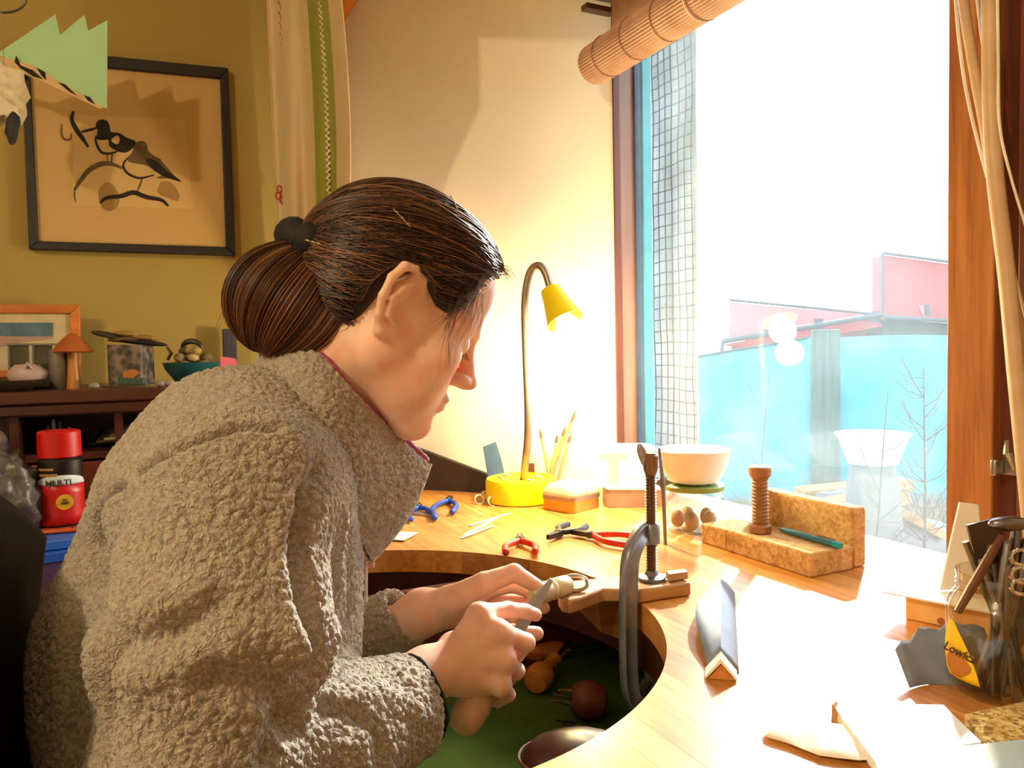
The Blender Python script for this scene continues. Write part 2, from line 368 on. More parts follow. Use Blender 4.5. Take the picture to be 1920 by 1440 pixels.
# windbreak fence
tarpm = NT('windbreak_cloth'); v = tarpm.coord(); nz = tarpm.n('ShaderNodeTexNoise', i_Scale=2.2, i_Detail=4); tarpm.l(v, nz.inputs['Vector'])
tarpm.l(tarpm.ramp(nz.outputs['Fac'], [(.3, lin('2a8ca4')), (.55, lin('42a6b8')), (.75, lin('66bcc8'))]), tarpm.b.inputs['Base Color']); tarpm.b.inputs['Roughness'].default_value = .8
fe = thing('windbreak_fence', P(1545, 900, 4.9), 'turquoise windbreak cloth fence outside the window', 'fence')
def sheet(name, xs, top, bot, d0, d1, m, parent, amp=.03):
    vs = []; nx = len(xs); rows = 10
    for i in range(rows + 1):
        for k, x in enumerate(xs):
            t = i / rows; y = top(x) * (1 - t) + bot * t; d = d0 + (d1 - d0) * (x - xs[0]) / (xs[-1] - xs[0])
            vs.append(P(x, y, d + amp * noise.noise(Vector((x * .02, t * 2, 0)))))
    fs = [(i * nx + k, i * nx + k + 1, (i + 1) * nx + k + 1, (i + 1) * nx + k) for i in range(rows) for k in range(nx - 1)]
    o = obj(name, M().add(vs, fs), m, parent, smooth=180); s = o.modifiers.new('thickness', 'SOLIDIFY'); s.thickness = .004; return o
sheet('cloth', list(np.linspace(1180, 1535, 24)), lambda x: 668 - 38 * ((x - 1310) / 225) ** 1 if x > 1310 else 668, 950, 5.3, 4.95, tarpm.m, fe)
sheet('cloth', list(np.linspace(1555, 1990, 24)), lambda x: 634 - 6 * math.sin((x - 1555) / 100), 950, 4.9, 4.6, tarpm.m, fe)
pb = P(1545, 618, 4.85); obj('post', M().b2((pb.x - .055, pb.y - .08, GZ), (pb.x + .055, pb.y + .06, pb.z)), wood('old_post', '3c5450', '5a716a', axis=2, rough=.9), fe, bevel=.006)
obj('top_cord', M().tube([P(x, (668 - 38 * ((x - 1310) / 225)) if x > 1310 else 668, 5.3 - .35 * (x - 1180) / 355 - .01) for x in np.linspace(1180, 1535, 20)], .008, 6), mat('fence_cord', '30504e', .8), fe)
# red tipper trailer behind the fence
redm = mat('truck_red', 'a8242c', .5, var=.15, vs=4); dkm = mat('truck_dark', '3c4650', .6)
tr = thing('red_truck', P(1600, 700, 9), 'red tipper truck parked behind the windbreak fence', 'truck')
def slab(pts, d, off, name, m, parent): 
    ps = [P(x, y, dd if len(q) else d) for (x, y, *q) in pts for dd in [q[0] if q else d]]
    return obj(name, M().prism(ps, Vector(_f) * off), m, parent, bevel=0, smooth=0)
slab([(1655, 478), (1920, 515), (1920, 612), (1655, 590)], 8.6, .25, 'headboard', redm, tr)
slab([(1368, 566), (1655, 592), (1655, 612), (1368, 640)], 8.9, .3, 'bed_side', mat('truck_washed_red', 'c86e74', .5), tr)  # paler copy of the red, overexposure wash put into the colour
slab([(1358, 646), (1640, 592), (1655, 612), (1560, 628), (1400, 652)], 8.7, .12, 'lower_side', redm, tr)
slab([(1655, 598), (1920, 615), (1920, 690), (1655, 690)], 8.8, .4, 'chassis', dkm, tr)
slab([(1372, 650), (1655, 612), (1655, 690), (1372, 690)], 9.2, .4, 'chassis', mat('truck_washed_red', 'c86e74', .5), tr)
for a, b, r in (((1655, 474), (1655, 600), .018), ((1655, 474), (1920, 510), .018), ((1368, 562), (1655, 590), .016), ((1355, 640), (1650, 590), .03), ((1655, 594), (1920, 610), .025), ((1355, 640), (1352, 670), .02)):
    obj('rail', M().tube([P(*a, 8.55), P(*b, 8.55)], r, 8), dkm, tr)
for x in (1440, 1535, 1640, 1735): obj('rib', M().box(P(x, 620 - (x - 1440) * .13, 8.6), (.06, .08, .12)), dkm, tr)
obj('hatch', M().prism([P(1722, 572, 8.58), P(1745, 574, 8.58), P(1735, 600, 8.58)], Vector(_f) * .03), mat('truck_washed_red', 'c86e74', .5), tr, smooth=0)
for x in (1460, 1740):
    c = P(x, 740, 9.0); obj('wheel', M().lathe([(.1, -.12), (.42, -.12), (.46, -.08), (.46, .08), (.42, .12), (.1, .12)], (c.x, c.y, GZ + .46), _f, 24), mat('tyre', '22252a', .9), tr)
# planks, reflection tub, debris, shrubs
plm = wood('weathered_plank', '8a6440', 'b08a5c', axis=0, scale=4, rough=.9)
for k, (a, b, d, wd, lab) in enumerate((((1500, 925), (1700, 905), 4.25, .05, 'weathered plank lying highest in the heap below the fence'), ((1530, 958), (1690, 925), 3.9, .08, 'broad tan plank lying in front of the fence post outside'), ((1640, 935), (1760, 1000), 3.6, .04, 'narrow plank leaning down to the right on the brush outside'))):
    A = P(*a, d); B = P(*b, d); dr = (B - A); fr = frame3(dr)
    o = obj('plank', M().box((A + B) / 2, (dr.length, .16, wd), fr), plm, bevel=.003); tag(o, lab, 'plank', 'planks below the fence')
    obj('stone', M().ell(P((a[0] + b[0]) / 2, max(a[1], b[1]) + 22, d + .02), (.35, .12, .12), n=12, m=8, noisy=.25), mat('rubble', '6c7478', .9), o)
tub = thing('reflection_tub', P(1636, 860, 3.3), 'white tub shape outside standing in for a reflection in the window glass', 'tub')
c = P(1636, 868, 3.3)  # tub shape and its stand are added in place of a pale glass reflection
obj('shell', M().lathe([(.10, 0), (.138, .11), (.15, .12), (.15, .128), (.138, .128), (.13, .11), (.09, .012)], c, n=36), mat('tub_white', 'eef0f0', .4, var=.02), tub)
obj('stand', M().lathe([(.16, 0), (.12, (c.z - GZ) * .5), (.09, c.z - GZ)], (c.x, c.y, GZ), n=9), mat('rubble', '6c7478', .9), tub)
def shrub(px, y0, y1, d, n, label, lean=0, r=.008):
    a = P(px, y1, d); b = P(px + lean, y0, d); a.z = min(a.z, GZ + .02) if y1 > 930 else a.z
    base = Vector((P(px - lean * .2, y1, d).x, P(px - lean * .2, y1, d).y, GZ))
    mb = M(); main = arc_pts([base, a.lerp(b, .3) + Vector((.01, 0, 0)), a.lerp(b, .7) - Vector((.01, .01, 0)), b], 6)
    mb.tube(main, list(np.linspace(r, r * .3, len(main))), 6)
    br = M()
    for i in range(n):
        t = random.uniform(.15, .95); p = main[int(t * (len(main) - 1))]; sgn = random.choice((-1, 1))
        L = random.uniform(.12, .34) * (1.1 - t * .6); dr = Vector(_r) * sgn * random.uniform(.5, 1) + Vector((0, 0, 1)) * random.uniform(.2, 1.1) + Vector(_f) * random.uniform(-.5, .5)
        q = p + dr * L; br.tube([p, p.lerp(q, .5) + Vector((0, 0, -.02)), q], [r * .35, r * .25, r * .12], 4)
        q2 = p.lerp(q, .6) + dr.cross(Vector((0, 0, 1))) * L * .3 + Vector((0, 0, L * .3)); br.tube([p.lerp(q, .5), q2], [r * .2, r * .1], 4)
    o = thing('bare_shrub', base, label, 'shrub'); tw = mat('twig_bark', '4c4440', .9)
    obj('stem', mb, tw, o); tag(obj('twigs', br, tw, o), kind='stuff'); return o
shrub(1732, 690, 985, 3.4, 34, 'tall bare sapling in front of the turquoise fence right of the post')
shrub(1630, 730, 1000, 3.05, 16, 'small bare sapling behind the white reflection tub outside', lean=35, r=.005)
shrub(1400, 700, 940, 2.6, 6, 'single thin bare stem left of the wooden spool outside', lean=42, r=.004)
# ================================================================== THE BENCH
CX, CY, CR = .22, .93, .386; TH = .038
stave = wood('stave_wood', 'b87430', 'd89c54', axis=1, scale=10, rough=.32, stretch=14, coat=.25)
stave2 = wood('stave_light', 'c4843c', 'e0ac68', axis=1, scale=10, rough=.32, stretch=14, coat=.25)
bench = thing('workbench', (.6, .9, 0), 'jewellers workbench of glued wood staves with a round cut-out', 'workbench')
def ymax(x): return 1.93 - (x - .49) * .6455 - .006 if x > .49 else 1.925
xs = [.222]
while xs[-1] < 1.04: xs.append(min(xs[-1] + random.choice((.034, .038, .042)), 1.0485))
def cut(x):
    d = CR * CR - (x - CX) ** 2; return math.sqrt(d) if d > 0 else 0
def stavepiece(x0, x1, y0f, y1f):
    n = 7; xx = [x0 + (x1 - x0) * i / (n - 1) for i in range(n)]
    poly = [(x, y0f(x), TZ) for x in xx] + [(x, y1f(x), TZ) for x in reversed(xx)]
    if max(y1f(x) - y0f(x) for x in xx) < .01: return
    o = obj('stave', M().prism(poly, (0, 0, -TH)), random.choice((stave, stave, stave2)), bench, smooth=0)
for i in range(len(xs) - 1):
    a, b = xs[i] + .00015, xs[i + 1] - .00015
    j = [random.uniform(-.1, .25), random.uniform(1.35, 1.5)]
    if a < CX + CR:
        stavepiece(a, b, lambda x: -.5, lambda x: j[0]) if j[0] < .1 else None
        stavepiece(a, b, (lambda x: j[0] + .0006) if j[0] < .1 else (lambda x: -.5), lambda x: CY - cut(x))
        stavepiece(a, b, lambda x: CY + cut(x), lambda x: j[1]); stavepiece(a, b, lambda x: j[1] + .0006, ymax)
    else:
        q = random.uniform(.3, 1.3)
        stavepiece(a, b, lambda x: -.5, lambda x: q); stavepiece(a, b, lambda x: q + .0006, ymax)
dkw = wood('bench_dark_wood', '351510', '4e2218', axis=0, scale=6, rough=.5)
# inner apron following the cut-out, legs, stretcher
ap = M(); A = [R(t) for t in np.linspace(-86, 86, 40)]
vs = []
for rr in (CR + .012, CR + .03):
    for z in (TZ - TH, TZ - .10):
        vs += [(CX + rr * math.cos(t), CY + rr * math.sin(t), z) for t in A]
n = len(A); q = lambda r_, z_, k: (r_ * 2 + z_) * n + k
fs = []
for k in range(n - 1):
    fs += [(q(0, 0, k), q(0, 1, k), q(0, 1, k + 1), q(0, 0, k + 1)), (q(1, 0, k), q(1, 0, k + 1), q(1, 1, k + 1), q(1, 1, k)), (q(0, 1, k), q(1, 1, k), q(1, 1, k + 1), q(0, 1, k + 1))]
ap.add(vs, fs); obj('apron', ap, dkw, bench)
for (x, y) in ((.27, -.45), (1.0, -.45), (1.0, 1.45), (.27, 1.8)):
    obj('leg', M().b2((x - .035, y - .035, 0), (x + .035, y + .035, TZ - TH)), dkw, bench, bevel=.003)
# catch tray under the cut-out
tray = thing('catch_tray', (.43, .85, .68), 'dark wooden tray lined with green felt hanging under the bench cut-out', 'tray')
TRZ = .70
felt = mat('green_felt', '3d5a14', .95, var=.2, vs=14, bump=.4, bs=400)
obj('base', M().b2((.07, .42, TRZ - .014), (.84, 1.175, TRZ - .002)), dkw, tray)
obj('felt_lining', M().b2((.082, .432, TRZ - .002), (.828, 1.163, TRZ)), felt, tray)
obj('far_board', M().b2((.07, 1.163, TRZ), (.84, 1.178, TRZ + .16)), wood('tray_red_wood', '4a1f18', '64302a', axis=0, scale=5, rough=.5), tray)
obj('near_board', M().b2((.07, .418, TRZ), (.84, .432, TRZ + .08)), dkw, tray)
obj('side_board', M().b2((.828, .432, TRZ), (.842, 1.163, TRZ + .16)), dkw, tray)
obj('side_board', M().b2((.068, .432, TRZ), (.082, 1.163, TRZ + .03)), dkw, tray)
for (x, y) in ((.10, 1.15), (.81, 1.15), (.81, .45), (.25, .45)):
    obj('hanger', M().b2((x - .008, y - .008, TRZ + .03), (x + .008, y + .008, TZ - TH)), dkw, tray)
# things in the tray
orw = wood('handle_orange', 'a8501c', 'c87030', axis=0, scale=10, rough=.3)
brass = mat('brass', 'b89048', .3, 1, var=.06); steel = mat('steel', '8a8c92', .3, 1, var=.06); steeld = mat('dark_steel', '4a4a50', .35, 1)
a = P(995, 1203, 1.22); b = P(1062, 1200, 1.24)
a = PZ(995, 1222, TRZ + .018); b = PZ(1055, 1218, TRZ + .018)
t = thing('graver', a, 'orange wooden tool handle with a metal ferrule, farthest in the tray', 'tool')
d = (b - a).normalized()
obj('handle', M().lathe([(.008, -.02), (.015, -.01), (.016, .02), (.0165, (b - a).length - .01), (.014, (b - a).length)], a, d, 20), orw, t)
obj('ferrule', M().lathe([(.010, 0), (.010, .012), (.007, .016)], b, d, 16), brass, t)
obj('blade', M().lathe([(.003, 0), (.003, .05), (.001, .055)], b + d * .014, d, 8), steel, t)
a = PZ(1015, 1265, TRZ + .024)
t = thing('palm_chisel', a, 'amber mushroom-shaped wooden tool handle lying on the green felt', 'tool')
d = Vector((.75, .6, .08)).normalized()
obj('handle', M().lathe([(.004, -.03), (.018, -.026), (.023, -.012), (.021, .004), (.012, .02), (.011, .045), (.013, .055)], a, d, 24), wood('handle_amber', 'a86a20', 'd08c3a', axis=0, scale=10, rough=.3), t)
obj('shank', M().lathe([(.004, 0), (.003, .07)], a + d * .055, d, 8), steeld, t)
a = PZ(1100, 1312, TRZ + .028)
t = thing('pin_holder', a, 'round brown wooden pin holder with metal prongs in the tray', 'tool')
d = -_r * .9 + Vector((0, 0, .12)); d.normalize()
obj('body', M().lathe([(.006, -.03), (.022, -.024), (.027, -.008), (.027, .008), (.02, .02), (.012, .024)], a, d, 24), wood('knob_brown', '5c2c18', '78402a', axis=0, scale=9), t)
for k in range(6):
    o = Vector((0, random.uniform(-.012, .012), random.uniform(-.014, .014)))
    s = a + d * .02 + o; obj('prong', M().tube([s, s + d * random.uniform(.02, .032) + Vector((0, 0, random.uniform(-.006, .006)))], .0016, 6), brass if k % 2 else steel, t)
for k, (x, y) in enumerate(((1060, 1352), (1075, 1362))):
    s = PZ(x, y, TRZ + .003); o = obj('metal_pin', M().tube([s - d * .014, s + d * .014 + Vector((0, .004 * k, 0))], .0016, 6), steeld)
    tag(o, ('dark pin lying on the green felt, upper of the two', 'dark pin lying on the green felt, lower of the two')[k], 'pin', 'loose pins in the tray')
c = PZ(1088, 1432, TRZ + .03)
c = P(1088, 1425, .80)
t = thing('leather_pouch', c, 'dark brown rounded leather pouch at the bottom of the cut-out', 'pouch')
mb = M().ell((c.x, c.y, c.z), (.062, .045, .028), frame3(_r), n=28, m=14, noisy=.03)
obj('body', mb, mat('dark_leather', '3a1d16', .35, var=.15), t)
obj('seam', M().tube([Vector((c.x, c.y, c.z + .004)) + frame3(_r) @ Vector((.0635 * math.cos(q), .0465 * math.sin(q), 0)) for q in np.linspace(0, 2 * PI, 36)[:-1]], .0014, 5, closed=True), mat('leather_thread', '6a4430', .7), t)
obj('foot', M().lathe([(.03, 0), (.03, c.z - TRZ - .018)], (c.x, c.y, TRZ), n=16), mat('dark_leather', '3a1d16', .35), t)

# ---- bench pin and clamp
pw = wood('pin_wood', '8c6038', 'b88a58', axis=0, scale=9, rough=.6)
pin = thing('bench_pin', (.62, .92, TZ), 'worn wooden bench pin with a pale rounded tip clamped over the cut-out', 'bench pin')
def pinpt(px, py, z=TZ + .019): p = PZ(px, py, z); return p
poly = [(px, py) for px, py in ((1046, 1112), (1056, 1096), (1075, 1088), (1180, 1078), (1210, 1074), (1262, 1074), (1293, 1090), (1296, 1092), (1200, 1106), (1130, 1104), (1090, 1120), (1068, 1126), (1052, 1122))]
top = [pinpt(*p) for p in poly]
mb = M().prism(top, (0, 0, -.0185)); obj('board', mb, pw, pin, bevel=.003)
tip = [pinpt(x, y, TZ + .001) for x, y in ((1062, 1118), (1080, 1108), (1180, 1088), (1196, 1090), (1196, 1110), (1130, 1118), (1085, 1128))]
# wedge below the board reaching back to the rim
w0 = pinpt(1062, 1118, TZ); 
mb = M(); A_ = [pinpt(1064, 1118, TZ), pinpt(1085, 1106, TZ), pinpt(1190, 1092, TZ), pinpt(1196, 1112, TZ), pinpt(1120, 1122, TZ)]
B_ = [a_ + Vector((.006, 0, -.008 - .070 * k)) for a_, k in zip(A_, (.06, .2, 1, 1, .6))]
mb.add(A_ + B_, [(0, 1, 2, 3, 4), (9, 8, 7, 6, 5)] + [(k, (k + 1) % 5, 5 + (k + 1) % 5, 5 + k) for k in range(5)]); obj('wedge', mb, wood('pin_wood_dark', '7c4a24', 'a06a3c', axis=0, scale=9), pin, bevel=.002)
obj('cleat', M().prism([pinpt(1248, 1070, TZ + .031), pinpt(1284, 1066, TZ + .031), pinpt(1290, 1072, TZ + .031), pinpt(1254, 1077, TZ + .031)], (0, 0, -.010)), pw, pin, bevel=.001)
cl = thing('clamp', (.60, .92, TZ - .1), 'steel screw clamp gripping the bench pin to the bench edge', 'clamp')
stl = mat('clamp_steel', '8c8f9a', .38, .6, var=.15, vs=60); scr = mat('screw_bronze', '8a6c50', .4, .8, var=.1)
sb = pinpt(1222, 1086, TZ + .0195); sx, sy = sb.x, sb.y
tz = PX(1222, 850, sx).z
hb = P(1222, 1000, (sb - C0).dot(_f)).z        # height of the nut
spx = .579                            # spine stands inside the cut-out
spy = .842
spine = [Vector((sx, sy, hb)), Vector((sx - .012, sy, hb + .006)), Vector((sx - .03, (sy + spy) / 2, hb + .002)), Vector((spx + .002, spy, hb - .018)), Vector((spx - .002, spy, hb - .05)), Vector((spx - .004, spy, TZ - .03)), Vector((spx - .002, spy, TZ - .11)), Vector((spx + .012, spy, TZ - .135)), Vector((spx + .045, sy, TZ - .13))]
mb = M(); sp = arc_pts(spine, 6); nb = len(sp); vs = []; fs = []
for i, p in enumerate(sp):
    tn = (sp[min(i + 1, nb - 1)] - sp[max(i - 1, 0)]).normalized(); sd = Vector((0, 1, 0)); sd = (sd - tn * tn.dot(sd)).normalized(); up = tn.cross(sd)
    hw, hh = .0075, .011
    prof = [(-1, -1), (-.55, -1), (-.35, -.35), (.35, -.35), (.55, -1), (1, -1), (1, 1), (.55, 1), (.35, .35), (-.35, .35), (-.55, 1), (-1, 1)]
    prof = [(-.8, -1), (.8, -1), (1, -.8), (.6, -.4), (.6, .4), (1, .8), (.8, 1), (-.8, 1), (-1, .8), (-.6, .4), (-.6, -.4), (-1, -.8)]
    vs += [p + sd * (a_ * hw) + up * (b_ * hh) for a_, b_ in prof]
m_ = 12
for i in range(nb - 1): fs += [(i * m_ + k, i * m_ + (k + 1) % m_, (i + 1) * m_ + (k + 1) % m_, (i + 1) * m_ + k) for k in range(m_)]
fs += [tuple(range(m_)), tuple((nb - 1) * m_ + k for k in range(m_ - 1, -1, -1))]
mb.add(vs, fs); obj('frame', mb, stl, cl, smooth=60)
obj('nut', M().lathe([(.010, -.014), (.012, -.012), (.012, .012), (.010, .015)], (sx, sy, hb), n=16), stl, cl)
prof = []; z = sb.z + .012
prof.append((.004, z - .012)); 
while z < tz - .03: prof += [(.0062, z), (.0086, z + .0018), (.0062, z + .0036)]; z += .0042
prof += [(.0075, tz - .03), (.010, tz - .022), (.011, tz - .004), (.008, tz)]
obj('screw', M().lathe([(r_, h_) for r_, h_ in prof], (sx, sy, 0), n=16), scr, cl, smooth=30)
obj('wing', M().lathe([(.003, -.018), (.006, -.01), (.007, 0), (.006, .012), (.002, .02)], (sx - .008, sy + .004, tz - .005), (-.35, .1, 1), 12), mat('wing_grey', 'a49c94', .4, .6), cl)
obj('pad', M().lathe([(.019, 0), (.019, .004), (.010, .007), (.007, .013)], (sx, sy, sb.z), n=20), stl, cl)
obj('lower_pad', M().lathe([(.012, 0), (.012, TH * 2)], (sx, sy, TZ - .13), n=16), stl, cl)

# ---- blocks, spool, pen
cork = NT('cork_block'); v = cork.coord(); vo = cork.n('ShaderNodeTexVoronoi', i_Scale=170); cork.l(v, vo.inputs['Vector']); nz = cork.n('ShaderNodeTexNoise', i_Scale=40, i_Detail=5); cork.l(v, nz.inputs['Vector'])
mx = cork.n('ShaderNodeMix', data_type='RGBA'); mx.inputs[0].default_value = .4; cork.l(cork.ramp(nz.outputs['Fac'], [(.3, lin('b08444')), (.6, lin('d8b074'))]), mx.inputs[6]); cork.l(cork.ramp(vo.outputs['Color'], [(.2, lin('9a6c34')), (.7, lin('dcb884'))]), mx.inputs[7])
cork.l(mx.outputs[2], cork.b.inputs['Base Color']); cork.b.inputs['Roughness'].default_value = .9; cork.bump(vo.outputs['Distance'], .35, .0015); cork = cork.m
o = obj('cork_block', M().b2((.873, .812, TZ), (.962, .988, TZ + .036)), cork, bevel=.003); tag(o, 'long tan cork block lying flat with a pen on it', 'block', 'tan cork blocks on the bench')
o = obj('cork_block', M().b2((.874, .9905, TZ), (.955, 1.055, TZ + .034)), cork, bevel=.003); tag(o, 'short tan cork block butted against the far end of the long one', 'block', 'tan cork blocks on the bench')
o = obj('cork_block', M().b2((.9655, .815, TZ), (.994, 1.03, TZ + .092)), cork, bevel=.004); tag(o, 'tan cork block standing on its edge by the window', 'block', 'tan cork blocks on the bench')
c = Vector((.905, .945, TZ + .0365))
t = thing('spool', c, 'brown ribbed wooden spool standing on the long cork block', 'spool')
obj('flange', M().lathe([(.016, 0), (.018, .002), (.018, .012), (.013, .015)], c, n=28), wood('spool_wood', '8c5a34', 'b07a4c', axis=2), t)
pr = [(.012, .014)]; z = .016
while z < .088: pr += [(.0115, z), (.0138, z + .0025), (.0115, z + .005)]; z += .0058
obj('winding', M().lathe(pr, c, n=24), mat('winding_brown', '94683f', .6), t, smooth=30)
obj('flange', M().lathe([(.0125, .088), (.0175, .094), (.018, .106), (.016, .108)], c, n=28), wood('spool_wood', '8c5a34', 'b07a4c', axis=2), t)
a = PZ(1457, 990, TZ + .0415); b = PZ(1577, 1024, TZ + .0415); d = (b - a).normalized(); L = (b - a).length
t = thing('ballpoint_pen', a, 'teal ballpoint pen lying on the long cork block', 'pen')
obj('barrel', M().lathe([(.0045, .018), (.0048, L * .5), (.0048, L - .012)], a, d, 16), mat('pen_teal_grey', '3f7f92', .3), t)
obj('tip', M().lathe([(.001, 0), (.0035, .008), (.0045, .018)], a, d, 16), mat('pen_grey', '6a7880', .3, .5), t)
obj('cap', M().lathe([(.005, L - .014), (.0055, L - .006), (.0045, L)], a, d, 16), mat('pen_cyan', '1fa8b8', .3), t)
obj('clip', M().tube([a + d * (L - .01) + Vector((0, 0, .007)), a + d * (L - .045) + Vector((0, 0, .0065))], .0009, 6), mat('pen_grey', '6a7880', .3, .5), t)

# ---- desk lamp
lb = PZ(980, 915, TZ); lb = Vector((.775, 1.555, TZ))
yel = mat('lamp_yellow', 'e8d400', .45, var=.04, spec=.4)
dl = thing('desk_lamp', lb, 'yellow gooseneck desk lamp with a lit bulb by the window', 'lamp')
obj('base', M().lathe([(.074, 0), (.079, .003), (.079, .046), (.076, .052), (.066, .054), (.064, .048), (.01, .047)], lb, n=40), yel, dl)
D = (P(990, 890, 1.70) - C0).dot(_f)
nk = [Vector((lb.x + .008, lb.y, TZ + .046))] + [P(x, y, d_) for x, y, d_ in ((990, 800, 1.70), (986, 660, 1.70), (984, 570, 1.69), (992, 515, 1.68), (1008, 498, 1.67), (1022, 510, 1.66), (1034, 548, 1.65))]
obj('neck', M().tube(arc_pts(nk, 8), .0085, 12), mat('neck_grey', '9a8c80', .35, .8), dl, smooth=180)
s0 = P(1030, 540, 1.65); ax = (P(1082, 650, 1.60) - s0).normalized(); L = .12
obj('shade', M().lathe([(.014, 0), (.021, .004), (.026, .03), (.036, .07), (.04, .085), (.0385, .085), (.034, .068), (.02, .03), (.012, .01)], s0, ax, 32), yel, dl)
BULB = s0 + ax * .112
obj('socket', M().lathe([(.013, .012), (.013, .07)], s0, ax, 16), mat('socket_white', 'ddd8cc', .5), dl)
bulbm = mat('bulb_glow', 'fff2d0', .4, emit='ffe2a0', es=60)
ob = obj('bulb', M().lathe([(.012, .066), (.014, .072), (.026, .095), (.030, .112), (.026, .130), (.014, .140), (.002, .1425)], s0, ax, 24), bulbm, dl)
lamp('desk_lamp_light', 'POINT', s0 + ax * .175, 19.0, (1.0, .80, .42), .03)
# trinkets on the lamp base
for k in range(7):
    q = k * 2.4; p = lb + Vector((.045 * math.cos(q), .045 * math.sin(q), .0515))
    o = obj('silver_ring', M().tube([p + Vector((.008 * math.cos(z), .008 * math.sin(z), .001 + .001 * math.sin(z + k))) for z in np.linspace(0, 2 * PI, 14)[:-1]], .0014, 6, closed=True), mat('silver', 'c8c8c4', .2, 1))
    tag(o, 'small silver ring lying on the yellow lamp base', 'ring', 'rings on the lamp base')
cup = thing('glass_jar', Vector((.862, 1.585, TZ)), 'glass jar of brushes behind the yellow lamp base', 'jar')
c = Vector((.872, 1.60, TZ)); gl = glass('jar_glass', (.96, .98, .97, 1))
obj('shell', M().lathe([(.03, 0), (.034, .004), (.034, .085), (.036, .09), (.033, .09), (.031, .085), (.031, .006), (.02, .004)], c, n=28), gl, cup)
for k, (px, py, h) in enumerate(((1080, 770, .21), (1060, 800, .15), (1045, 815, .13), (1012, 805, .16), (1070, 815, .12))):
    tp = P(px, py, 1.83); lo = c + Vector((.006 * (k - 2), .004 * (2 - k), .008)); d = (tp - lo).normalized()
    o = thing('paint_brush', lo, ('longest brush leaning right in the glass jar behind the lamp', 'brush leaning slightly right in the glass jar behind the lamp', 'thin upright brush in the glass jar behind the lamp', 'brush leaning left in the glass jar behind the lamp', 'short brush leaning right in the glass jar behind the lamp')[k], 'brush', 'brushes behind the lamp')
    L = (tp - lo).length
    obj('handle', M().lathe([(.0025, 0), (.004, L * .5), (.0035, L * .85)], lo, d, 8), wood('brush_wood', 'b08a50', 'ccaa70', axis=2), o)
    obj('bristles', M().lathe([(.0035, L * .85), (.004, L * .93), (.001, L)], lo, d, 8), mat('bristle_brown', '6c5238', .8), o)
o = thing('plastic_ruler', PZ(925, 900, TZ), 'blue-grey plastic set square standing against the end wall', 'ruler')
a = P(905, 838, 1.83); b = P(930, 828, 1.83); d_ = P(955, 893, 1.80); e = P(920, 893, 1.80); d_.z = e.z = TZ
obj('blade', M().prism([a, b, P(940, 862, 1.82), d_, e], Vector(_f) * .004), mat('ruler_blue', '44607f', .4), o, smooth=0)
o = obj('wooden_box', M().box(PZ(972, 892, TZ + .03) + Vector((.04, .0, 0)), (.05, .03, .06), frame3((_r))), wood('box_brown', '6c4430', '8a5c40', axis=2)); o.location.y = .0
tag(o, 'small brown wooden box standing behind the lamp neck', 'box')
# dark sloping board against the end wall
pts = [P(768, 832, 1.93), P(918, 888, 1.86), None, None]
q0 = Vector((pts[1].x, pts[1].y, TZ)); q1 = Vector((pts[0].x, pts[0].y, TZ))
o = obj('sloping_board', M().prism([pts[0], pts[1], q0, q1], Vector((-.10, -.04, 0)) * .12), mat('board_black_brown', '33241f', .6, var=.1)); tag(o, 'dark brown board with a sloping top edge against the end wall', 'board')
# ---- tins and boxes at the back
c = PZ(1071, 952, TZ); 
t = thing('round_tin', c, 'squarish golden tin with a bulging cream lid on the bench', 'tin')
fr = Matrix.Rotation(R(20), 3, 'Z')
def rbox(c, sx, sy, h0, h1, rad, n=6, bulge=0, fr=fr):
    ring = []
    for cx_, cy_, a0 in ((1, 1, 0), (-1, 1, 90), (-1, -1, 180), (1, -1, 270)):
        for k in range(n + 1):
            a = R(a0 + 90 * k / n); ring.append((cx_ * (sx - rad) + rad * math.cos(a), cy_ * (sy - rad) + rad * math.sin(a)))
    lv = [(1, h0), (1, h1)]
    if bulge: lv += [(.99, h1 + bulge * .12), (.93, h1 + bulge * .42), (.78, h1 + bulge * .74), (.5, h1 + bulge * .94), (.2, h1 + bulge)]
    vs = [c + fr @ Vector((x * s, y * s, 0)) + Vector((0, 0, h)) for s, h in lv for x, y in ring]; m = len(ring)
    fs = [(i * m + k, i * m + (k + 1) % m, (i + 1) * m + (k + 1) % m, (i + 1) * m + k) for i in range(len(lv) - 1) for k in range(m)] + [tuple(range(m - 1, -1, -1)), tuple((len(lv) - 1) * m + k for k in range(m))]
    return M().add(vs, fs)
obj('body', rbox(c, .050, .044, 0, .024, .016), mat('tin_gold', 'c8963c', .35, .6), t)
obj('rim', rbox(c, .0525, .0465, .024, .032, .018), mat('tin_rim', '9c8a74', .35, .7), t)
obj('lid', rbox(c, .051, .045, .032, .036, .018, bulge=.024), mat('lid_cream', 'd8bc98', .5), t, smooth=180)
c = PZ(1190, 948, TZ) + Vector((.012, .02, 0))
t = thing('pale_box', c, 'low brown box with rounded corners and white lid under the plastic tub', 'box')
obj('body', rbox(c, .065, .043, 0, .038, .012, fr=frame3(_r)), mat('box_taupe', 'a08068', .6), t)
obj('lid', rbox(c, .0665, .0445, .038, .042, .012, fr=frame3(_r)), mat('box_white', 'efeae4', .5), t)
c2 = c + Vector((-.03, .012, .0425))
t = thing('plastic_box', c2, 'translucent white plastic tub standing on the low brown box', 'tub')
plas = NT('translucent_plastic'); plas.b.inputs['Base Color'].default_value = (.92, .94, .95, 1); plas.b.inputs['Roughness'].default_value = .3; plas.b.inputs['Alpha'].default_value = .55; plas = plas.m
vs = []; fr2 = frame3(_r)
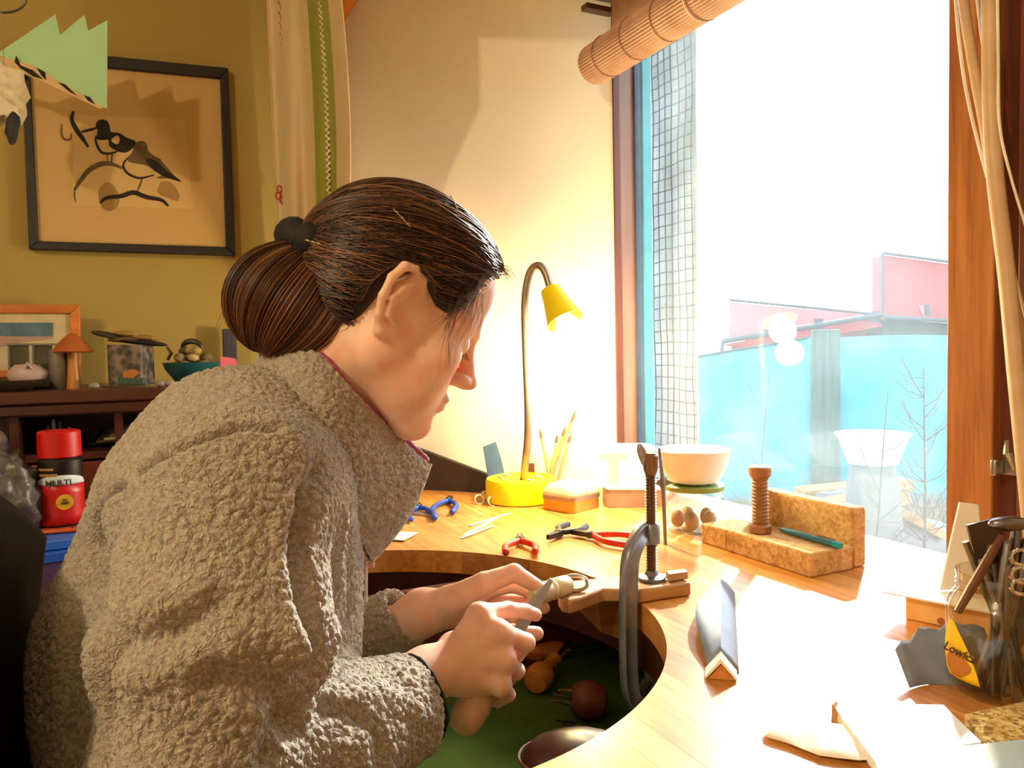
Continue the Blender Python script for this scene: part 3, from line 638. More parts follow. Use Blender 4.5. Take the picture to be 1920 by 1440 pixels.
for s, h in ((.80, 0), (1, .078), (1.06, .080), (1.06, .086), (1.0, .086)):
    vs += [(s * .068 * x, s * .040 * y, h) for x, y in ((-1, -.8), (-.85, -1), (.85, -1), (1, -.8), (1, .8), (.85, 1), (-.85, 1), (-1, .8))]
vs = [c2 + fr2 @ Vector(v_) for v_ in vs]; fs = [(i * 8 + k, i * 8 + (k + 1) % 8, (i + 1) * 8 + (k + 1) % 8, (i + 1) * 8 + k) for i in range(4) for k in range(8)] + [tuple(range(7, -1, -1))]
obj('shell', M().add(vs, fs), plas, t)
o = obj('grey_bracket', M().box(c2 + Vector((-.014, 0, .030)), (.020, .016, .055), fr2).box(c2 + Vector((-.014, 0, .063)), (.062, .020, .012), fr2), mat('bracket_grey', '7c7c80', .5)); tag(o, 'grey T-shaped metal bracket inside the translucent plastic tub', 'bracket')
# lidded glass jar with a white bowl on top
c = PZ(1312, 985, TZ) + Vector((.0, .02, 0)); c = Vector((.925, 1.135, TZ))
t = thing('glass_jar', c, 'clear glass jar with a green rim under the white bowl', 'jar')
obj('shell', M().lathe([(.048, 0), (.054, .004), (.055, .065), (.048, .074), (.048, .078), (.045, .078), (.045, .072), (.051, .062), (.050, .006), (.03, .004)], c, n=40), gl, t)
obj('lid', M().lathe([(.0545, .077), (.0555, .079), (.0555, .085), (.053, .087)], c, n=40), mat('lid_green', '8aa050', .4), t)
for k in range(5):
    q = k * 1.3; o = obj('clay_bead', M().ell(c + Vector((.03 * math.cos(q), .03 * math.sin(q), .022)), (.013, .013, .017), n=12, m=8), mat('clay_tan', 'b08a6c', .7)); tag(o, 'tan lump lying in the jar with the green rim', 'bead', 'lumps in the green-rimmed jar')
t = thing('white_bowl', c + Vector((0, 0, .088)), 'white bowl standing on the green-rimmed jar', 'bowl')
obj('shell', M().lathe([(.03, .0), (.045, .004), (.060, .03), (.066, .06), (.068, .062), (.066, .064), (.060, .058), (.054, .03), (.04, .008), (.01, .006)], c + Vector((0, 0, .088)), n=40), mat('bowl_white', 'f2f2ee', .35, var=.02), t)
obj('foot', M().lathe([(.028, 0), (.028, .003)], c + Vector((0, 0, .0872)), n=30), mat('bowl_white', 'f2f2ee', .35, var=.02), t)
# star-shaped grey knob hanging beside the screw
p = P(1243, 905, 1.33)
o = thing('tap_handle', Vector((p.x, p.y, TZ)), 'grey star-headed metal tool standing behind the clamp screw', 'tool')
obj('shaft', M().tube([Vector((p.x + .004, p.y, TZ)), Vector((p.x, p.y, p.z)), P(1236, 840, 1.33)], [.003, .004, .0025], 8), mat('tool_grey', '8c8c88', .4, .7), o)
st = [p + Vector(_r) * (.018 if k % 2 == 0 else .008) * math.cos(k * PI / 4) + Vector((0, 0, 1)) * (.018 if k % 2 == 0 else .008) * math.sin(k * PI / 4) for k in range(8)]
obj('star', M().prism(st, Vector(_f) * .006), mat('tool_grey', '8c8c88', .4, .7), o)

# ---- pliers
def pliers(c, ang, open_, L, m, label, loc_z=TZ + .008):
    """pliers lying flat, joint at c, jaws pointing along ang"""
    t = thing('pliers', c, label, 'pliers', 'pliers on the bench'); F = Matrix.Rotation(ang, 3, 'Z'); c = Vector(c)
    for s in (-1, 1):
        h = [c + F @ Vector(v_) for v_ in ((-.004, 0, 0), (-.022, s * (.010 + open_ * .25), 0), (-L * .5, s * (.016 + open_ * .7), 0), (-L * .85, s * (.013 + open_), 0), (-L, s * (.010 + open_ * 1.1), 0))]
        obj('handle', M().tube(arc_pts(h, 5), [.004] + [.0055] * 10 + [.006] * 9 + [.004], 10), m, t, smooth=180)
        jw = [Vector((0, s * .008, .0)), Vector((.012, s * .007, 0)), Vector((.040, s * (.0015 + open_ * .12), 0)), Vector((.040, s * (.0003 + open_ * .12), 0)), Vector((.006, s * .0005, 0))]
        obj('jaw', M().prism([c + F @ (v_ + Vector((0, 0, -.0045))) for v_ in jw], (0, 0, .009)), steeld, t, bevel=.0008)
    obj('joint', M().lathe([(.008, -.0055), (.008, .0055)], c, n=16), steeld, t); obj('rivet', M().lathe([(.003, .0055), (.0025, .0068)], c, n=12), steel, t)
    return t
redh = mat('handle_red', 'd83a28', .35, var=.05); blackh = mat('handle_black', '2c2c34', .4)
blueh = mat('handle_blue', '1f48b0', .35)
c = PZ(975, 1012, TZ + .009)
pliers(c, R(64), .012, .085, redh, 'red-handled pliers lying nearest the cut-out edge on the left')
c = PZ(1108, 1002, TZ + .009)
pliers(c, R(118), .020, .092, redh, 'red-handled pliers lying wide open beside the clamp')
c = PZ(1092, 1012, TZ + .009) + Vector((.0, .03, .0))
pliers(c + Vector((-.01, .035, 0)), R(-150), .008, .07, blackh, 'black-handled pliers lying between the two red-handled pairs')
c = PZ(842, 938, TZ + .009); pliers(c, R(62), .010, .13, blueh, 'blue-handled pliers nearest the dark sloping board')
c = PZ(800, 948, TZ + .009) + Vector((-.02, -.005, 0)); pliers(c, R(75), .012, .12, blueh, 'blue-handled pliers lying under the others beside the fleece collar', )
# tweezers, spatula, coils of wire, paper strips
o = thing('metal_spoon', PZ(790, 962, TZ), 'flat metal spatula lying beside the collar', 'spatula')
a = PZ(725, 955, TZ + .004); b = PZ(822, 965, TZ + .004); d = b - a
obj('blade', M().prism([a + d * u_ + d.cross(Vector((0, 0, 1))).normalized() * w_ for u_, w_ in ((0, -.012), (.45, -.02), (.7, -.012), (1, -.007), (1.02, 0), (1, .006), (.7, .008), (.4, .014), (0, .012))], (0, 0, -.003)), mat('spatula_steel', 'b0aca0', .3, .8), o)
for k, (x, y) in enumerate(((900, 937), (912, 930), (925, 940))):
    p = PZ(x, y, TZ + .010)
    o = obj('wire_coil', M().tube([p + Vector((.011 * math.cos(q), .004 * math.sin(q * 1.0) + .0012 * q / 3, .0095 * math.sin(q))) for q in np.linspace(0, 6 * PI, 60)], .0011, 6), mat('coil_cream', 'd8c8a4', .4, .3)); tag(o, ('cream wire coil leftmost before the lamp base', 'cream wire coil between two others before the lamp base', 'cream wire coil nearest the lamp base')[k], 'coil', 'wire coils before the lamp')
for k, (p0, p1) in enumerate((((872, 1002), (935, 968)), ((880, 985), (955, 962)), ((865, 1008), (925, 985)))):
    a = PZ(*p0, TZ + .0008 * (k + 1)); b = PZ(*p1, TZ + .0008 * (k + 1)); s = (b - a).cross(Vector((0, 0, 1))).normalized() * .004
    o = obj('paper_strip', M().prism([a - s, b - s, b + s, a + s], (0, 0, -.0006)), mat('strip_white', 'f0f0dc', .6)); tag(o, ('white strip with its near end by the red pliers', 'white strip farthest from the cut-out edge', 'pale strip nearest the cut-out edge')[k], 'strip', 'white strips on the bench')
for k, (x, y) in enumerate(((735, 958), (715, 985), (735, 1003))):
    p = PZ(x, y, TZ + .0012 * (k + 1)); F = Matrix.Rotation(.4 + k, 3, 'Z')
    o = obj('paper_sheet', M().prism([p + F @ Vector(v_) for v_ in ((-.04, -.03, 0), (.04, -.028, 0), (.042, .03, 0), (-.038, .032, 0))], (0, 0, -.001)), mat('paper_white', 'efece6', .7)); tag(o, ('white paper scrap farthest behind the fleece collar', 'white paper scrap in the middle behind the collar', 'white paper scrap nearest the cut-out behind the collar')[k], 'paper', 'paper scraps by the collar')

# ---- folded emery stick
a = PZ(1352, 1275, TZ + .0); b = PZ(1352, 1110, TZ + .0)
t = thing('emery_stick', a, 'blue-grey emery paper folded over a wooden strip on the bench', 'emery stick')
d = (b - a).normalized(); s = d.cross(Vector((0, 0, 1))).normalized(); L = (b - a).length
def rl(u, w_, h): return a + d * u + s * w_ + Vector((0, 0, h))
obj('core', M().prism([rl(0, -.013, 0.0005), rl(0, .013, .0005), rl(0, .0005, .016)], d * (L * .8)), wood('stick_wood', 'b86a2a', 'd48a44', axis=1), t)
empw = mat('emery_white', 'e8e4dc', .7); empb = mat('emery_blue', '7f93b0', .6)
obj('white_fold', M().prism([rl(-.002, -.016, .003), rl(-.002, .0, .0225), rl(-.002, .016, .003), rl(-.002, .0145, .0015), rl(-.002, 0, .018), rl(-.002, -.0145, .0015)], d * .022), empw, t, smooth=0)
vs = []; nn_ = 16
for i in range(nn_ + 1):
    u = .02 + (L - .02) * i / nn_; lf = .016 * math.sin(PI * i / nn_) ** 1.2
    for (w_, h) in ((-.014 - lf, .004 + lf * 1.0), (-.007 - lf * .5, .013 + lf * .45), (0, .0235 - .003 * i / nn_), (.009, .013), (.018, .0005)): vs.append(rl(u, w_, h))
fs = [(i * 5 + k, i * 5 + k + 1, (i + 1) * 5 + k + 1, (i + 1) * 5 + k) for i in range(nn_) for k in range(4)]
o = obj('emery_paper', M().add(vs, fs), empb, t, smooth=30); s_ = o.modifiers.new('thickness', 'SOLIDIFY'); s_.thickness = .0012; s_.offset = -1

# ---- right-hand corner
jc = Vector(PZ(1872, 1325, TZ)); jc = Vector((.598, .352, TZ)); jc = PZ(1880, 1300, TZ)
t = thing('tool_jar', jc, 'glass jar with a yellow label crammed with pens and tools at the right edge', 'jar')
jr = .049; JH = .118
obj('shell', M().lathe([(.030, 0), (.040, .003), (jr, .014), (jr, .082), (.046, .092), (.040, .099), (.0395, .103), (.0415, .105), (.0395, .107), (.0415, .109), (.0395, .111), (.041, JH), (.038, JH), (.037, .1), (.043, .09), (jr - .0025, .08), (jr - .0025, .016), (.036, .005), (.01, .004)], jc, n=48), glass('tool_jar_glass', (.93, .90, .84, 1)), t, smooth=50)
ylm = mat('label_yellow', 'f0c400', .5)
# label: a curved leaf-shaped patch on the jar side facing the room
va = math.atan2(-jc.y - .0, -jc.x)   # direction towards the camera
def onjar(ang, h, r=jr + .0006): return jc + Vector((r * math.cos(va + ang), r * math.sin(va + ang), h))
def patch(name, fn, m, r0, parent, nu=14, nv=10):
    vs = []; 
    for i in range(nv + 1):
        h, a0, a1 = fn(i / nv)
        vs += [onjar(a0 + (a1 - a0) * k / nu, h, r0) for k in range(nu + 1)]
    fs = [(i * (nu + 1) + k, i * (nu + 1) + k + 1, (i + 1) * (nu + 1) + k + 1, (i + 1) * (nu + 1) + k) for i in range(nv) for k in range(nu)]
    o = obj(name, M().add(vs, fs), m, parent, smooth=180); s_ = o.modifiers.new('t', 'SOLIDIFY'); s_.thickness = .0003; return o
LA = -.86
patch('label', lambda v_: (.020 + .056 * v_, LA - .20 - .28 * math.sin(PI * v_) ** .6 + .1 * v_ , LA + .50 - .62 * v_ + .1 * math.sin(PI * v_)), ylm, jr + .0006, t)
patch('label_fruit', lambda v_: (.022 + .022 * v_, LA - .10 - .22 * math.sin(PI * v_), LA + .12 + .22 * math.sin(PI * v_)), mat('label_amber', 'b8742c', .5), jr + .0010, t)
p = onjar(LA + .08, .046, jr + .0022); nrm = (p - jc); nrm.z = 0; nrm.normalize(); xd = Vector((0, 0, 1)).cross(nrm)
text('label_lettering', 'Lowicz', .0125, p, xd + Vector((0, 0, -.12)), Vector((0, 0, 1)), mat('label_ink', '4a3010', .5), t, shear=.5, bold=.0002)
patch('label', lambda v_: (.036 + .014 * v_, .62 - .3 * math.sin(PI * v_), 1.1), ylm, jr + .0006, t, 8, 6)
# pens and tools crammed inside
tint = ['5a4630', '3c3028', '7c6c58', '8a8478', '4c3c30', '6a5a3c', '9c9080', '2c2826']
for k in range(26):
    q = k * 2.399; rr_ = .030 * math.sqrt((k + .5) / 26); lo = jc + Vector((rr_ * math.cos(q), rr_ * math.sin(q), .006)); q2 = q + random.uniform(2.2, 4.2); ru = random.uniform(.010, .033)
    hi = jc + Vector((ru * math.cos(q2), ru * math.sin(q2), JH)); d = (hi - lo).normalized(); L = random.uniform(.125, .165)
    o = obj('metal_rod', M().lathe([(.0012, 0), (.0024, .01), (.0026, L * .6), (.0032, L * .62), (.0032, L)], lo, d, 8), mat('rod_' + tint[k % 8], tint[k % 8], .35, .5 if k % 2 else 0))
    tag(o, 'thin dark rod crammed in the tool jar', 'rod', 'rods in the tool jar')
# tools sticking out
def stick(px0, py0, d0, px1, py1, d1, r, m, name, label, cat, w=None):
    a = P(px0, py0, d0); b = P(px1, py1, d1)
    return tag(obj(name, M().tube([a, a.lerp(b, .3), a.lerp(b, .8), b], [r * .8, r, r, r * .7], 8), m), label, cat)
jd = (jc - C0).dot(_f)
stick(1795, 1148, jd - .035, 1878, 1005, jd - .02, .0042, wood('stick_brown', '5a3018', '7c4a2a', axis=2), 'wooden_stick', 'brown wooden stick leaning outside the tool jar neck', 'stick')
o = thing('steel_scraper', P(1850, 1030, jd), 'dark flat scraper blade sticking up from the tool jar', 'scraper')
obj('blade', M().prism([P(1814, 985, jd), P(1866, 972, jd), P(1880, 990, jd), P(1878, 1110, jd), P(1845, 1110, jd)], Vector(_f) * .003), mat('scraper_dark', '54402f', .4, .4), o)
obj('shank', M().tube([P(1862, 1110, jd), Vector((jc.x, jc.y, TZ + .03))], .003, 6), steeld, o)
o = thing('spoon', P(1890, 985, jd - .02), 'metal spoon standing bowl-up in the tool jar', 'spoon')
c = P(1893, 982, jd - .02); obj('bowl', M().ell(c, (.020, .010, .007), frame3(_r, (.3, .2, 1)), n=20, m=12), steel, o)
obj('handle', M().tube([c + Vector(_r) * .008, P(1900, 1090, jd - .01), Vector((jc.x, jc.y, TZ + .02))], .003, 8), steel, o)
for k, (x0, y0, x1, y1, cc) in enumerate(((1885, 1120, 1893, 1015, '6a5a40'), (1915, 1120, 1925, 1010, '5a4a38'), (1870, 1120, 1850, 1060, '3c2c24'), (1900, 1120, 1872, 1045, '4c3a2c'))):
    a = P(x0, y0, jd); b = P(x1, y1, jd); o = thing('marker_pen', a, ('olive marker standing highest in the tool jar', 'brown marker at the photo edge in the tool jar', 'short dark marker leaning left in the tool jar', 'dark marker leaning left behind the spoon')[k], 'pen', 'markers in the tool jar')
    obj('barrel', M().lathe([(.004, -.05), (.0065, -.04), (.0065, .03)], a, b - a, 14), mat('marker_' + cc, cc, .35), o)
    obj('cap', M().lathe([(.0072, .03), (.0072, (b - a).length - .004), (.006, (b - a).length)], a, b - a, 14), mat('marker_cap', '241d1c', .3), o)
o = thing('chrome_clip', P(1916, 1075, jd - .05), 'shiny chrome clip at the rim of the tool jar', 'clip')
for k, y in enumerate((1045, 1078, 1100)): obj('ring', M().tube([P(1914, y, jd - .046) + Vector(_r) * .009 * math.cos(z_) + Vector((0, 0, 1)) * .007 * math.sin(z_) for z_ in np.linspace(0, 2 * PI, 18)[:-1]], .0018, 6, closed=True), mat('chrome', 'd8d8dc', .08, 1, var=0, bump=0), o)
# white card standing, pine block with knot, sheet on it
t = PZ(1765, 1190, TZ); fr = frame3(Vector((.35, -.94, 0)))
cb = PZ(1790, 1178, TZ); 
o = obj('pine_block', M().box(cb + Vector((.02, .006, .016)), (.11, .05, .032), fr), wood('pine_wood', 'dcae60', 'ecc682', axis=0, scale=6), bevel=.002); tag(o, 'pale pine offcut with a knot under the white card', 'block')
kn = obj('knot', M().lathe([(.004, 0), (.0045, .0006), (.002, .0008)], PZ(1765, 1165, TZ + .02), Vector((-.94, -.35, 0)), 12), mat('knot_brown', 'a05c28', .6), o)
cdm = mat('card_white', 'f4f0ea', .6, var=.02)
o = obj('white_sheet', M().box(cb + Vector((.005, .012, .0335)), (.13, .062, .002), fr), cdm); tag(o, 'white sheet lying on the pine offcut', 'card')
dd_ = (cb - C0).dot(_f) + .02
a_, b_, c_, e_ = P(1800, 942, dd_ + .05), P(1836, 946, dd_ + .05), P(1838, 1146, dd_ + .01), P(1762, 1146, dd_ + .01)
for q in (c_, e_): q.z = TZ + .036
o = obj('white_card', M().prism([a_, b_, P(1842, 1040, dd_ + .03), c_, e_], Vector(_f) * .004), cdm, bevel=.001); tag(o, 'tall tapering white card standing in front of the window post', 'card')
# curled blue-grey sandpaper
sc = PZ(1765, 1290, TZ + .001); vs = []; edge = [0, .004, -.003, .006, .002, -.004, .003, 0, .002, -.002]
for i in range(10):
    for k in range(6):
        u = (i / 9 - .5) * .085; w_ = k / 5
        p = sc + Vector(_r) * (u * 1.0 + .012) + Vector((0, 0, 1)) * (.055 * w_ * (.35 + .65 * min(1, (i + 2) / 8)) + edge[i] * w_) + Vector(_f) * (.03 * w_ + .01 * math.sin(i * .5)); vs.append(p)
fs = [(i * 6 + k, i * 6 + k + 1, (i + 1) * 6 + k + 1, (i + 1) * 6 + k) for i in range(9) for k in range(5)]
o = obj('sandpaper', M().add(vs, fs), mat('sandpaper_grey', '7c8496', .85, bump=.4, bs=900), smooth=180); s_ = o.modifiers.new('t', 'SOLIDIFY'); s_.thickness = .0012; s_.offset = 1
tag(o, 'torn grey sandpaper curling up beside the tool jar', 'sandpaper')
# chipboard, magazines and wood wedge at the bottom edge
chip = NT('chipboard'); v = chip.coord(); vo = chip.n('ShaderNodeTexVoronoi', i_Scale=260); chip.l(v, vo.inputs['Vector'])
chip.l(chip.ramp(vo.outputs['Color'], [(.15, lin('8c6a30')), (.5, lin('c8a868')), (.85, lin('e4d4a4'))]), chip.b.inputs['Base Color']); chip.b.inputs['Roughness'].default_value = .9; chip.bump(vo.outputs['Distance'], .5, .002)
q = [PZ(x, y, TZ + .012) for x, y in ((1808, 1338), (1990, 1300), (2040, 1400), (1858, 1400))]
o = obj('chipboard_piece', M().prism(q, (0, 0, -.0115)), chip.m, bevel=.001); tag(o, 'speckled chipboard piece in front of the tool jar', 'board')
def booklet(pts, h, n, label, m, z0=TZ):
    q = [PZ(x, y, z0 + h) for x, y in pts]; o = thing('booklet', q[0], label, 'booklet')
    for k in range(n): obj('page', M().prism([p + Vector((.0008 * math.sin(k * 3), .0008 * math.cos(k * 2), -h * k / n)) for p in q], (0, 0, -h / n * .8)), m if k == 0 else mat('page_white', 'eef0f2', .6), o, smooth=0)
    return o
booklet([(1562, 1320), (1770, 1322), (1842, 1392), (1640, 1425)], .012, 6, 'white and pale blue booklet lying beside the pine wedge', mat('cover_pale', 'dfe6ee', .45, var=.06, vs=12))
booklet([(1640, 1418), (2000, 1378), (2100, 1600), (1700, 1640)], .016, 6, 'pale blue booklet nearest the camera at the bottom right corner', mat('cover_blue', 'b8d4ec', .4, var=.08, vs=8))
z = TZ
q = [PZ(1560, 1320, TZ + .030), PZ(1572, 1318, TZ + .030), PZ(1668, 1440, TZ + .030), PZ(1640, 1445, TZ + .030)]
a1 = PZ(1556, 1395, TZ); 
o = thing('wood_wedge', a1, 'small brown sawn wood wedge leaning beside the white booklet', 'wedge')
g0, g1, g2 = PZ(1558, 1318, TZ + .012), PZ(1560, 1392, TZ), PZ(1625, 1452, TZ); 
obj('body', M().prism([P(1559, 1320, .70), P(1640, 1420, .66), P(1616, 1432, .665), P(1558, 1352, .70)], Vector(_r) * .008 + Vector(_f) * .010), wood('wedge_wood', '9a6c3c', 'bc8c58', axis=1), o, bevel=.001)
obj('torn_paper', M().ell(PZ(1545, 1385, TZ + .004), (.030, .045, .005), Matrix.Rotation(.6, 3, 'Z'), n=18, m=8, noisy=.35), mat('tissue', 'f2ece4', .9), o)
# ================================================================== IMPLICIT SURFACES (for the person)
def A3(v): return np.array(v, dtype=np.float64)
class RC:
    """round cone between a (radius r1) and b (radius r2)"""
    def __init__(s, a, b, r1, r2, grp=0, k=.01): s.a = A3(a); s.b = A3(b); s.r1 = r1; s.r2 = r2; s.grp = grp; s.k = k
    def d(s, p):
        ba = s.b - s.a; l2 = ba @ ba + 1e-12; rr = s.r1 - s.r2; a2 = max(l2 - rr * rr, 1e-12); il2 = 1 / l2
        pa = p - s.a; y = pa @ ba; z = y - l2; t = pa * l2 - y[:, None] * ba; x2 = (t * t).sum(1)
        y2 = y * y * l2; z2 = z * z * l2; kk = np.sign(rr) * rr * rr * x2
        o = (np.sqrt(x2 * a2 * il2) + y * rr) * il2 - s.r1
        m1 = np.sign(z) * a2 * z2 > kk; m2 = np.sign(y) * a2 * y2 < kk
        o = np.where(m1, np.sqrt(x2 + z2) * il2 - s.r2, np.where(m2, np.sqrt(x2 + y2) * il2 - s.r1, o)); return o
class EL:
    def __init__(s, c, r, rot=None, k=.01): s.c = A3(c); s.r = A3(r); s.R = None if rot is None else np.array(rot); s.k = k
    def d(s, p):
        q = p - s.c
        if s.R is not None: q = q @ s.R
        k0 = np.sqrt(((q / s.r) ** 2).sum(1)); k1 = np.sqrt(((q / (s.r * s.r)) ** 2).sum(1)) + 1e-9
        return np.where(k0 < .2, k0 * s.r.min() - s.r.min(), k0 * (k0 - 1) / k1)
def smin(a, b, k):
    if k <= 0: return np.minimum(a, b)
    h = np.maximum(k - np.abs(a - b), 0) / k; return np.minimum(a, b) - h * h * k * .25
def smax(a, b, k): return -smin(-a, -b, k)
BIG = 1e3
def chain(pts, rs, k=.006): return [RC(pts[i], pts[i + 1], rs[i], rs[i + 1], k=k) for i in range(len(pts) - 1)]
class U:
    """smooth union of prims / sub-unions, with culling"""
    def __init__(s, items, k=None): s.items = items; s.k = k
    def d(s, p, c=None, rad=None, lim=.03):
        out = None
        for it in s.items:
            if c is not None and not isinstance(it, U):
                if it.d(c[None])[0] > rad + lim: continue
            v = it.d(p, c, rad, lim) if isinstance(it, (U, FN)) else it.d(p)
            k = it.k if it.k is not None else .01
            out = v if out is None else smin(out, v, k)
        return out if out is not None else np.full(len(p), .2)
class FN:
    def __init__(s, f, k=.01): s.f = f; s.k = k
    def d(s, p, c=None, rad=None, lim=.03): return s.f(p, c, rad, lim)
def surface(field, lo, hi, h, nb=24):
    """naive surface nets of field(p, c, rad) over the box, evaluated block by block"""
    lo = A3(lo); hi = A3(hi); dims = np.ceil((hi - lo) / h).astype(int) + 1
    nblk = np.ceil(dims / nb).astype(int)
    N = dims + nb + 4; cells = []; verts = []; quads = []
    off = np.arange(nb + 2); G = np.stack(np.meshgrid(off, off, off, indexing='ij'), -1).reshape(-1, 3)
    key = lambda ijk: (ijk[..., 0] * N[1] + ijk[..., 1]) * N[2] + ijk[..., 2]
    m = nb + 2; rad = h * (nb + 1) * .5 * math.sqrt(3)
    corner = np.array([(a, b, c) for a in (0, 1) for b in (0, 1) for c in (0, 1)])
    edges = [(i, j) for i in range(8) for j in range(i + 1, 8) if np.abs(corner[i] - corner[j]).sum() == 1]
    for bi in np.ndindex(*nblk):
        base = np.array(bi) * nb; c = lo + (base + (nb + 1) * .5) * h
        if abs(field(c[None], None, 0.0)[0]) > rad * 1.25 + .012: continue
        P_ = lo + (base + G) * h; F = field(P_, c, rad).reshape(m, m, m)
        if F.min() > 0 or F.max() < 0: continue
        ins = F < 0; n1 = nb + 1
        st = np.stack([ins[a:a + n1, b:b + n1, cc:cc + n1] for a, b, cc in corner], -1); act = st.any(-1) & ~st.all(-1)
        ijk = np.argwhere(act)
        if len(ijk) == 0: continue
        vals = np.stack([F[a:a + n1, b:b + n1, cc:cc + n1][act] for a, b, cc in corner], -1)
        acc = np.zeros((len(ijk), 3)); cnt = np.zeros(len(ijk))
        for i, j in edges:
            a, b = vals[:, i], vals[:, j]; x = (a < 0) != (b < 0); t = np.where(x, a / np.where(x, a - b, 1), 0)
            pt = corner[i] + t[:, None] * (corner[j] - corner[i]); acc += pt * x[:, None]; cnt += x
        vp = lo + (base + ijk + acc / cnt[:, None]) * h
        cells.append(key(base + ijk)); verts.append(vp)
        # quads on grid edges owned by this block: lower corner in 1..nb so all four cells are inside it
        for ax in range(3):
            s0 = [slice(1, n1)] * 3; s1 = list(s0); s1[ax] = slice(2, n1 + 1)
            e0 = ins[tuple(s0)]; e1 = ins[tuple(s1)]; q = np.argwhere(e0 != e1)
            if len(q) == 0: continue
            q = q + 1; o1 = np.zeros(3, int); o2 = np.zeros(3, int); o1[(ax + 1) % 3] = -1; o2[(ax + 2) % 3] = -1
            g = base + q; qq = np.stack([key(g), key(g + o1), key(g + o1 + o2), key(g + o2)], -1)
            fl = e0[tuple((q - 1).T)]; qq[~fl] = qq[~fl][:, ::-1]; quads.append(qq)
    keys = np.concatenate(cells); V_ = np.concatenate(verts); Q = np.concatenate(quads)
    uk, idx = np.unique(keys, return_index=True); V_ = V_[idx]
    Qi = np.searchsorted(uk, Q); ok = (Qi < len(uk)).all(1); Qi = np.clip(Qi, 0, len(uk) - 1); ok &= (uk[Qi] == Q).all(1)
    return V_, Qi[ok]
def npmesh(name, V_, Q, m, parent=None, smooth=True):
    me = bpy.data.meshes.new(name); me.vertices.add(len(V_)); me.vertices.foreach_set('co', V_.astype(np.float32).ravel())
    n = Q.shape[1]; me.loops.add(Q.size); me.loops.foreach_set('vertex_index', Q.ravel().astype(np.int32))
    me.polygons.add(len(Q)); me.polygons.foreach_set('loop_start', np.arange(0, Q.size, n, dtype=np.int32))
    if smooth: me.polygons.foreach_set('use_smooth', np.ones(len(Q), bool))
    me.update(calc_edges=True); me.materials.append(m)
    o = bpy.data.objects.new(name, me); COL.objects.link(o)
    if parent: o.parent = parent; o.matrix_parent_inverse = wm(parent).inverted()
    return o
def grad(f, p, e=.0008):
    g = np.stack([f(p + A3(d)) - f(p - A3(d)) for d in ((e, 0, 0), (0, e, 0), (0, 0, e))], -1)
    return g / (np.linalg.norm(g, axis=1, keepdims=True) + 1e-9)
# ================================================================== THE PERSON
def np3(v): return np.array(v, dtype=float)
HA, HP, HR = R(98), R(28), R(0)
hf = Vector((math.sin(HA) * math.cos(HP), math.cos(HA) * math.cos(HP), -math.sin(HP))); hl = Vector((-math.cos(HA), math.sin(HA), 0)); hu = hf.cross(hl)
HS = 1.06
H0 = P(750, 578, .79) + hl * .074
HM = np.array((hf, hl, hu)).T   # local -> world columns
def LW(p): return np.array(H0) + HM @ (np.array(p, float) * HS)
def toL(p): return ((p - np.array(H0)) @ HM) / HS
def prj(p):
    v = Vector(p) - C0; d = v.dot(_f); return (960 + v.dot(_r) / d * FPX, 720 - v.dot(_u) / d * FPX, d)
def HL(px, py, y):   # pixel -> local point on the plane local y = const
    o = toL(np.array(C0)); dv = HM.T @ np.array(ray(px, py)); t = (y - o[1]) / dv[1]; return o + dv * t
def hrc(a, b, r1, r2, k=.01): return RC(LW(a), LW(b), r1 * HS, r2 * HS, k=k)
def hel(c, r, k=.01, ry=0, rz=0):
    q = np.array(Matrix.Rotation(rz, 3, 'Z') @ Matrix.Rotation(ry, 3, 'Y')); return EL(LW(c), [x * HS for x in r], HM @ q, k=k)
skull = [hel((-.008, 0, .044), (.093, .074, .080)), hel((-.030, 0, .018), (.066, .063, .062), .03), hel((.038, 0, .048), (.056, .058, .056), .03)]
face = skull + [
    hel((.036, 0, -.022), (.050, .055, .072), .03), hrc((-.002, -.047, -.050), (.066, -.014, -.096), .017, .014, .03), hrc((-.002, .047, -.050), (.066, .014, -.096), .017, .014, .03),
    hrc((.0, -.05, -.04), (.0, -.052, .0), .018, .018, .03), hrc((.0, .05, -.04), (.0, .052, .0), .018, .018, .03),
    hel((.058, -.038, -.016), (.022, .020, .018), .02), hel((.058, .038, -.016), (.022, .020, .018), .02),
    hel((.052, -.030, -.050), (.026, .024, .030), .03), hel((.052, .030, -.050), (.026, .024, .030), .03),
    hel((.066, 0, -.060), (.026, .026, .030), .02), hel((.078, 0, -.094), (.016, .018, .014), .018),
    hrc((.083, -.012, .020), (.066, -.042, .021), .010, .009, .02), hrc((.083, .012, .020), (.066, .042, .021), .010, .009, .02),
    hrc((.086, 0, .016), (.107, 0, -.022), .0075, .0085, .012), hel((.110, 0, -.028), (.0105, .009, .008), .008),
    hel((.101, -.0115, -.030), (.010, .0062, .0068), .005), hel((.101, .0115, -.030), (.010, .0062, .0068), .005), hrc((.088, 0, -.030), (.104, 0, -.033), .009, .004, .008),
    hel((.0915, 0, -.0545), (.0085, .020, .0055), .006, .35), hel((.0905, 0, -.0665), (.0085, .017, .0060), .006, -.3),
]
eyes = [hel((.0735, s * .031, .0005), (.0135, .0145, .0125), .004) for s in (-1, 1)]
carve = [hel((.094, s * .030, .001), (.012, .016, .009), .01) for s in (-1, 1)]
grooves = [RC(LW((.100, -.016, -.0603)), LW((.103, 0, -.0603)), .0018, .0022), RC(LW((.100, .016, -.0603)), LW((.103, 0, -.0603)), .0018, .0022), hel((.103, -.006, -.0375), (.005, .0028, .003)), hel((.103, .006, -.0375), (.005, .0028, .003)),
           RC(LW((.0868, -.036, -.0035)), LW((.0885, -.022, -.0055)), .0007, .0007), RC(LW((.0868, .036, -.0035)), LW((.0885, .022, -.0055)), .0007, .0007)]
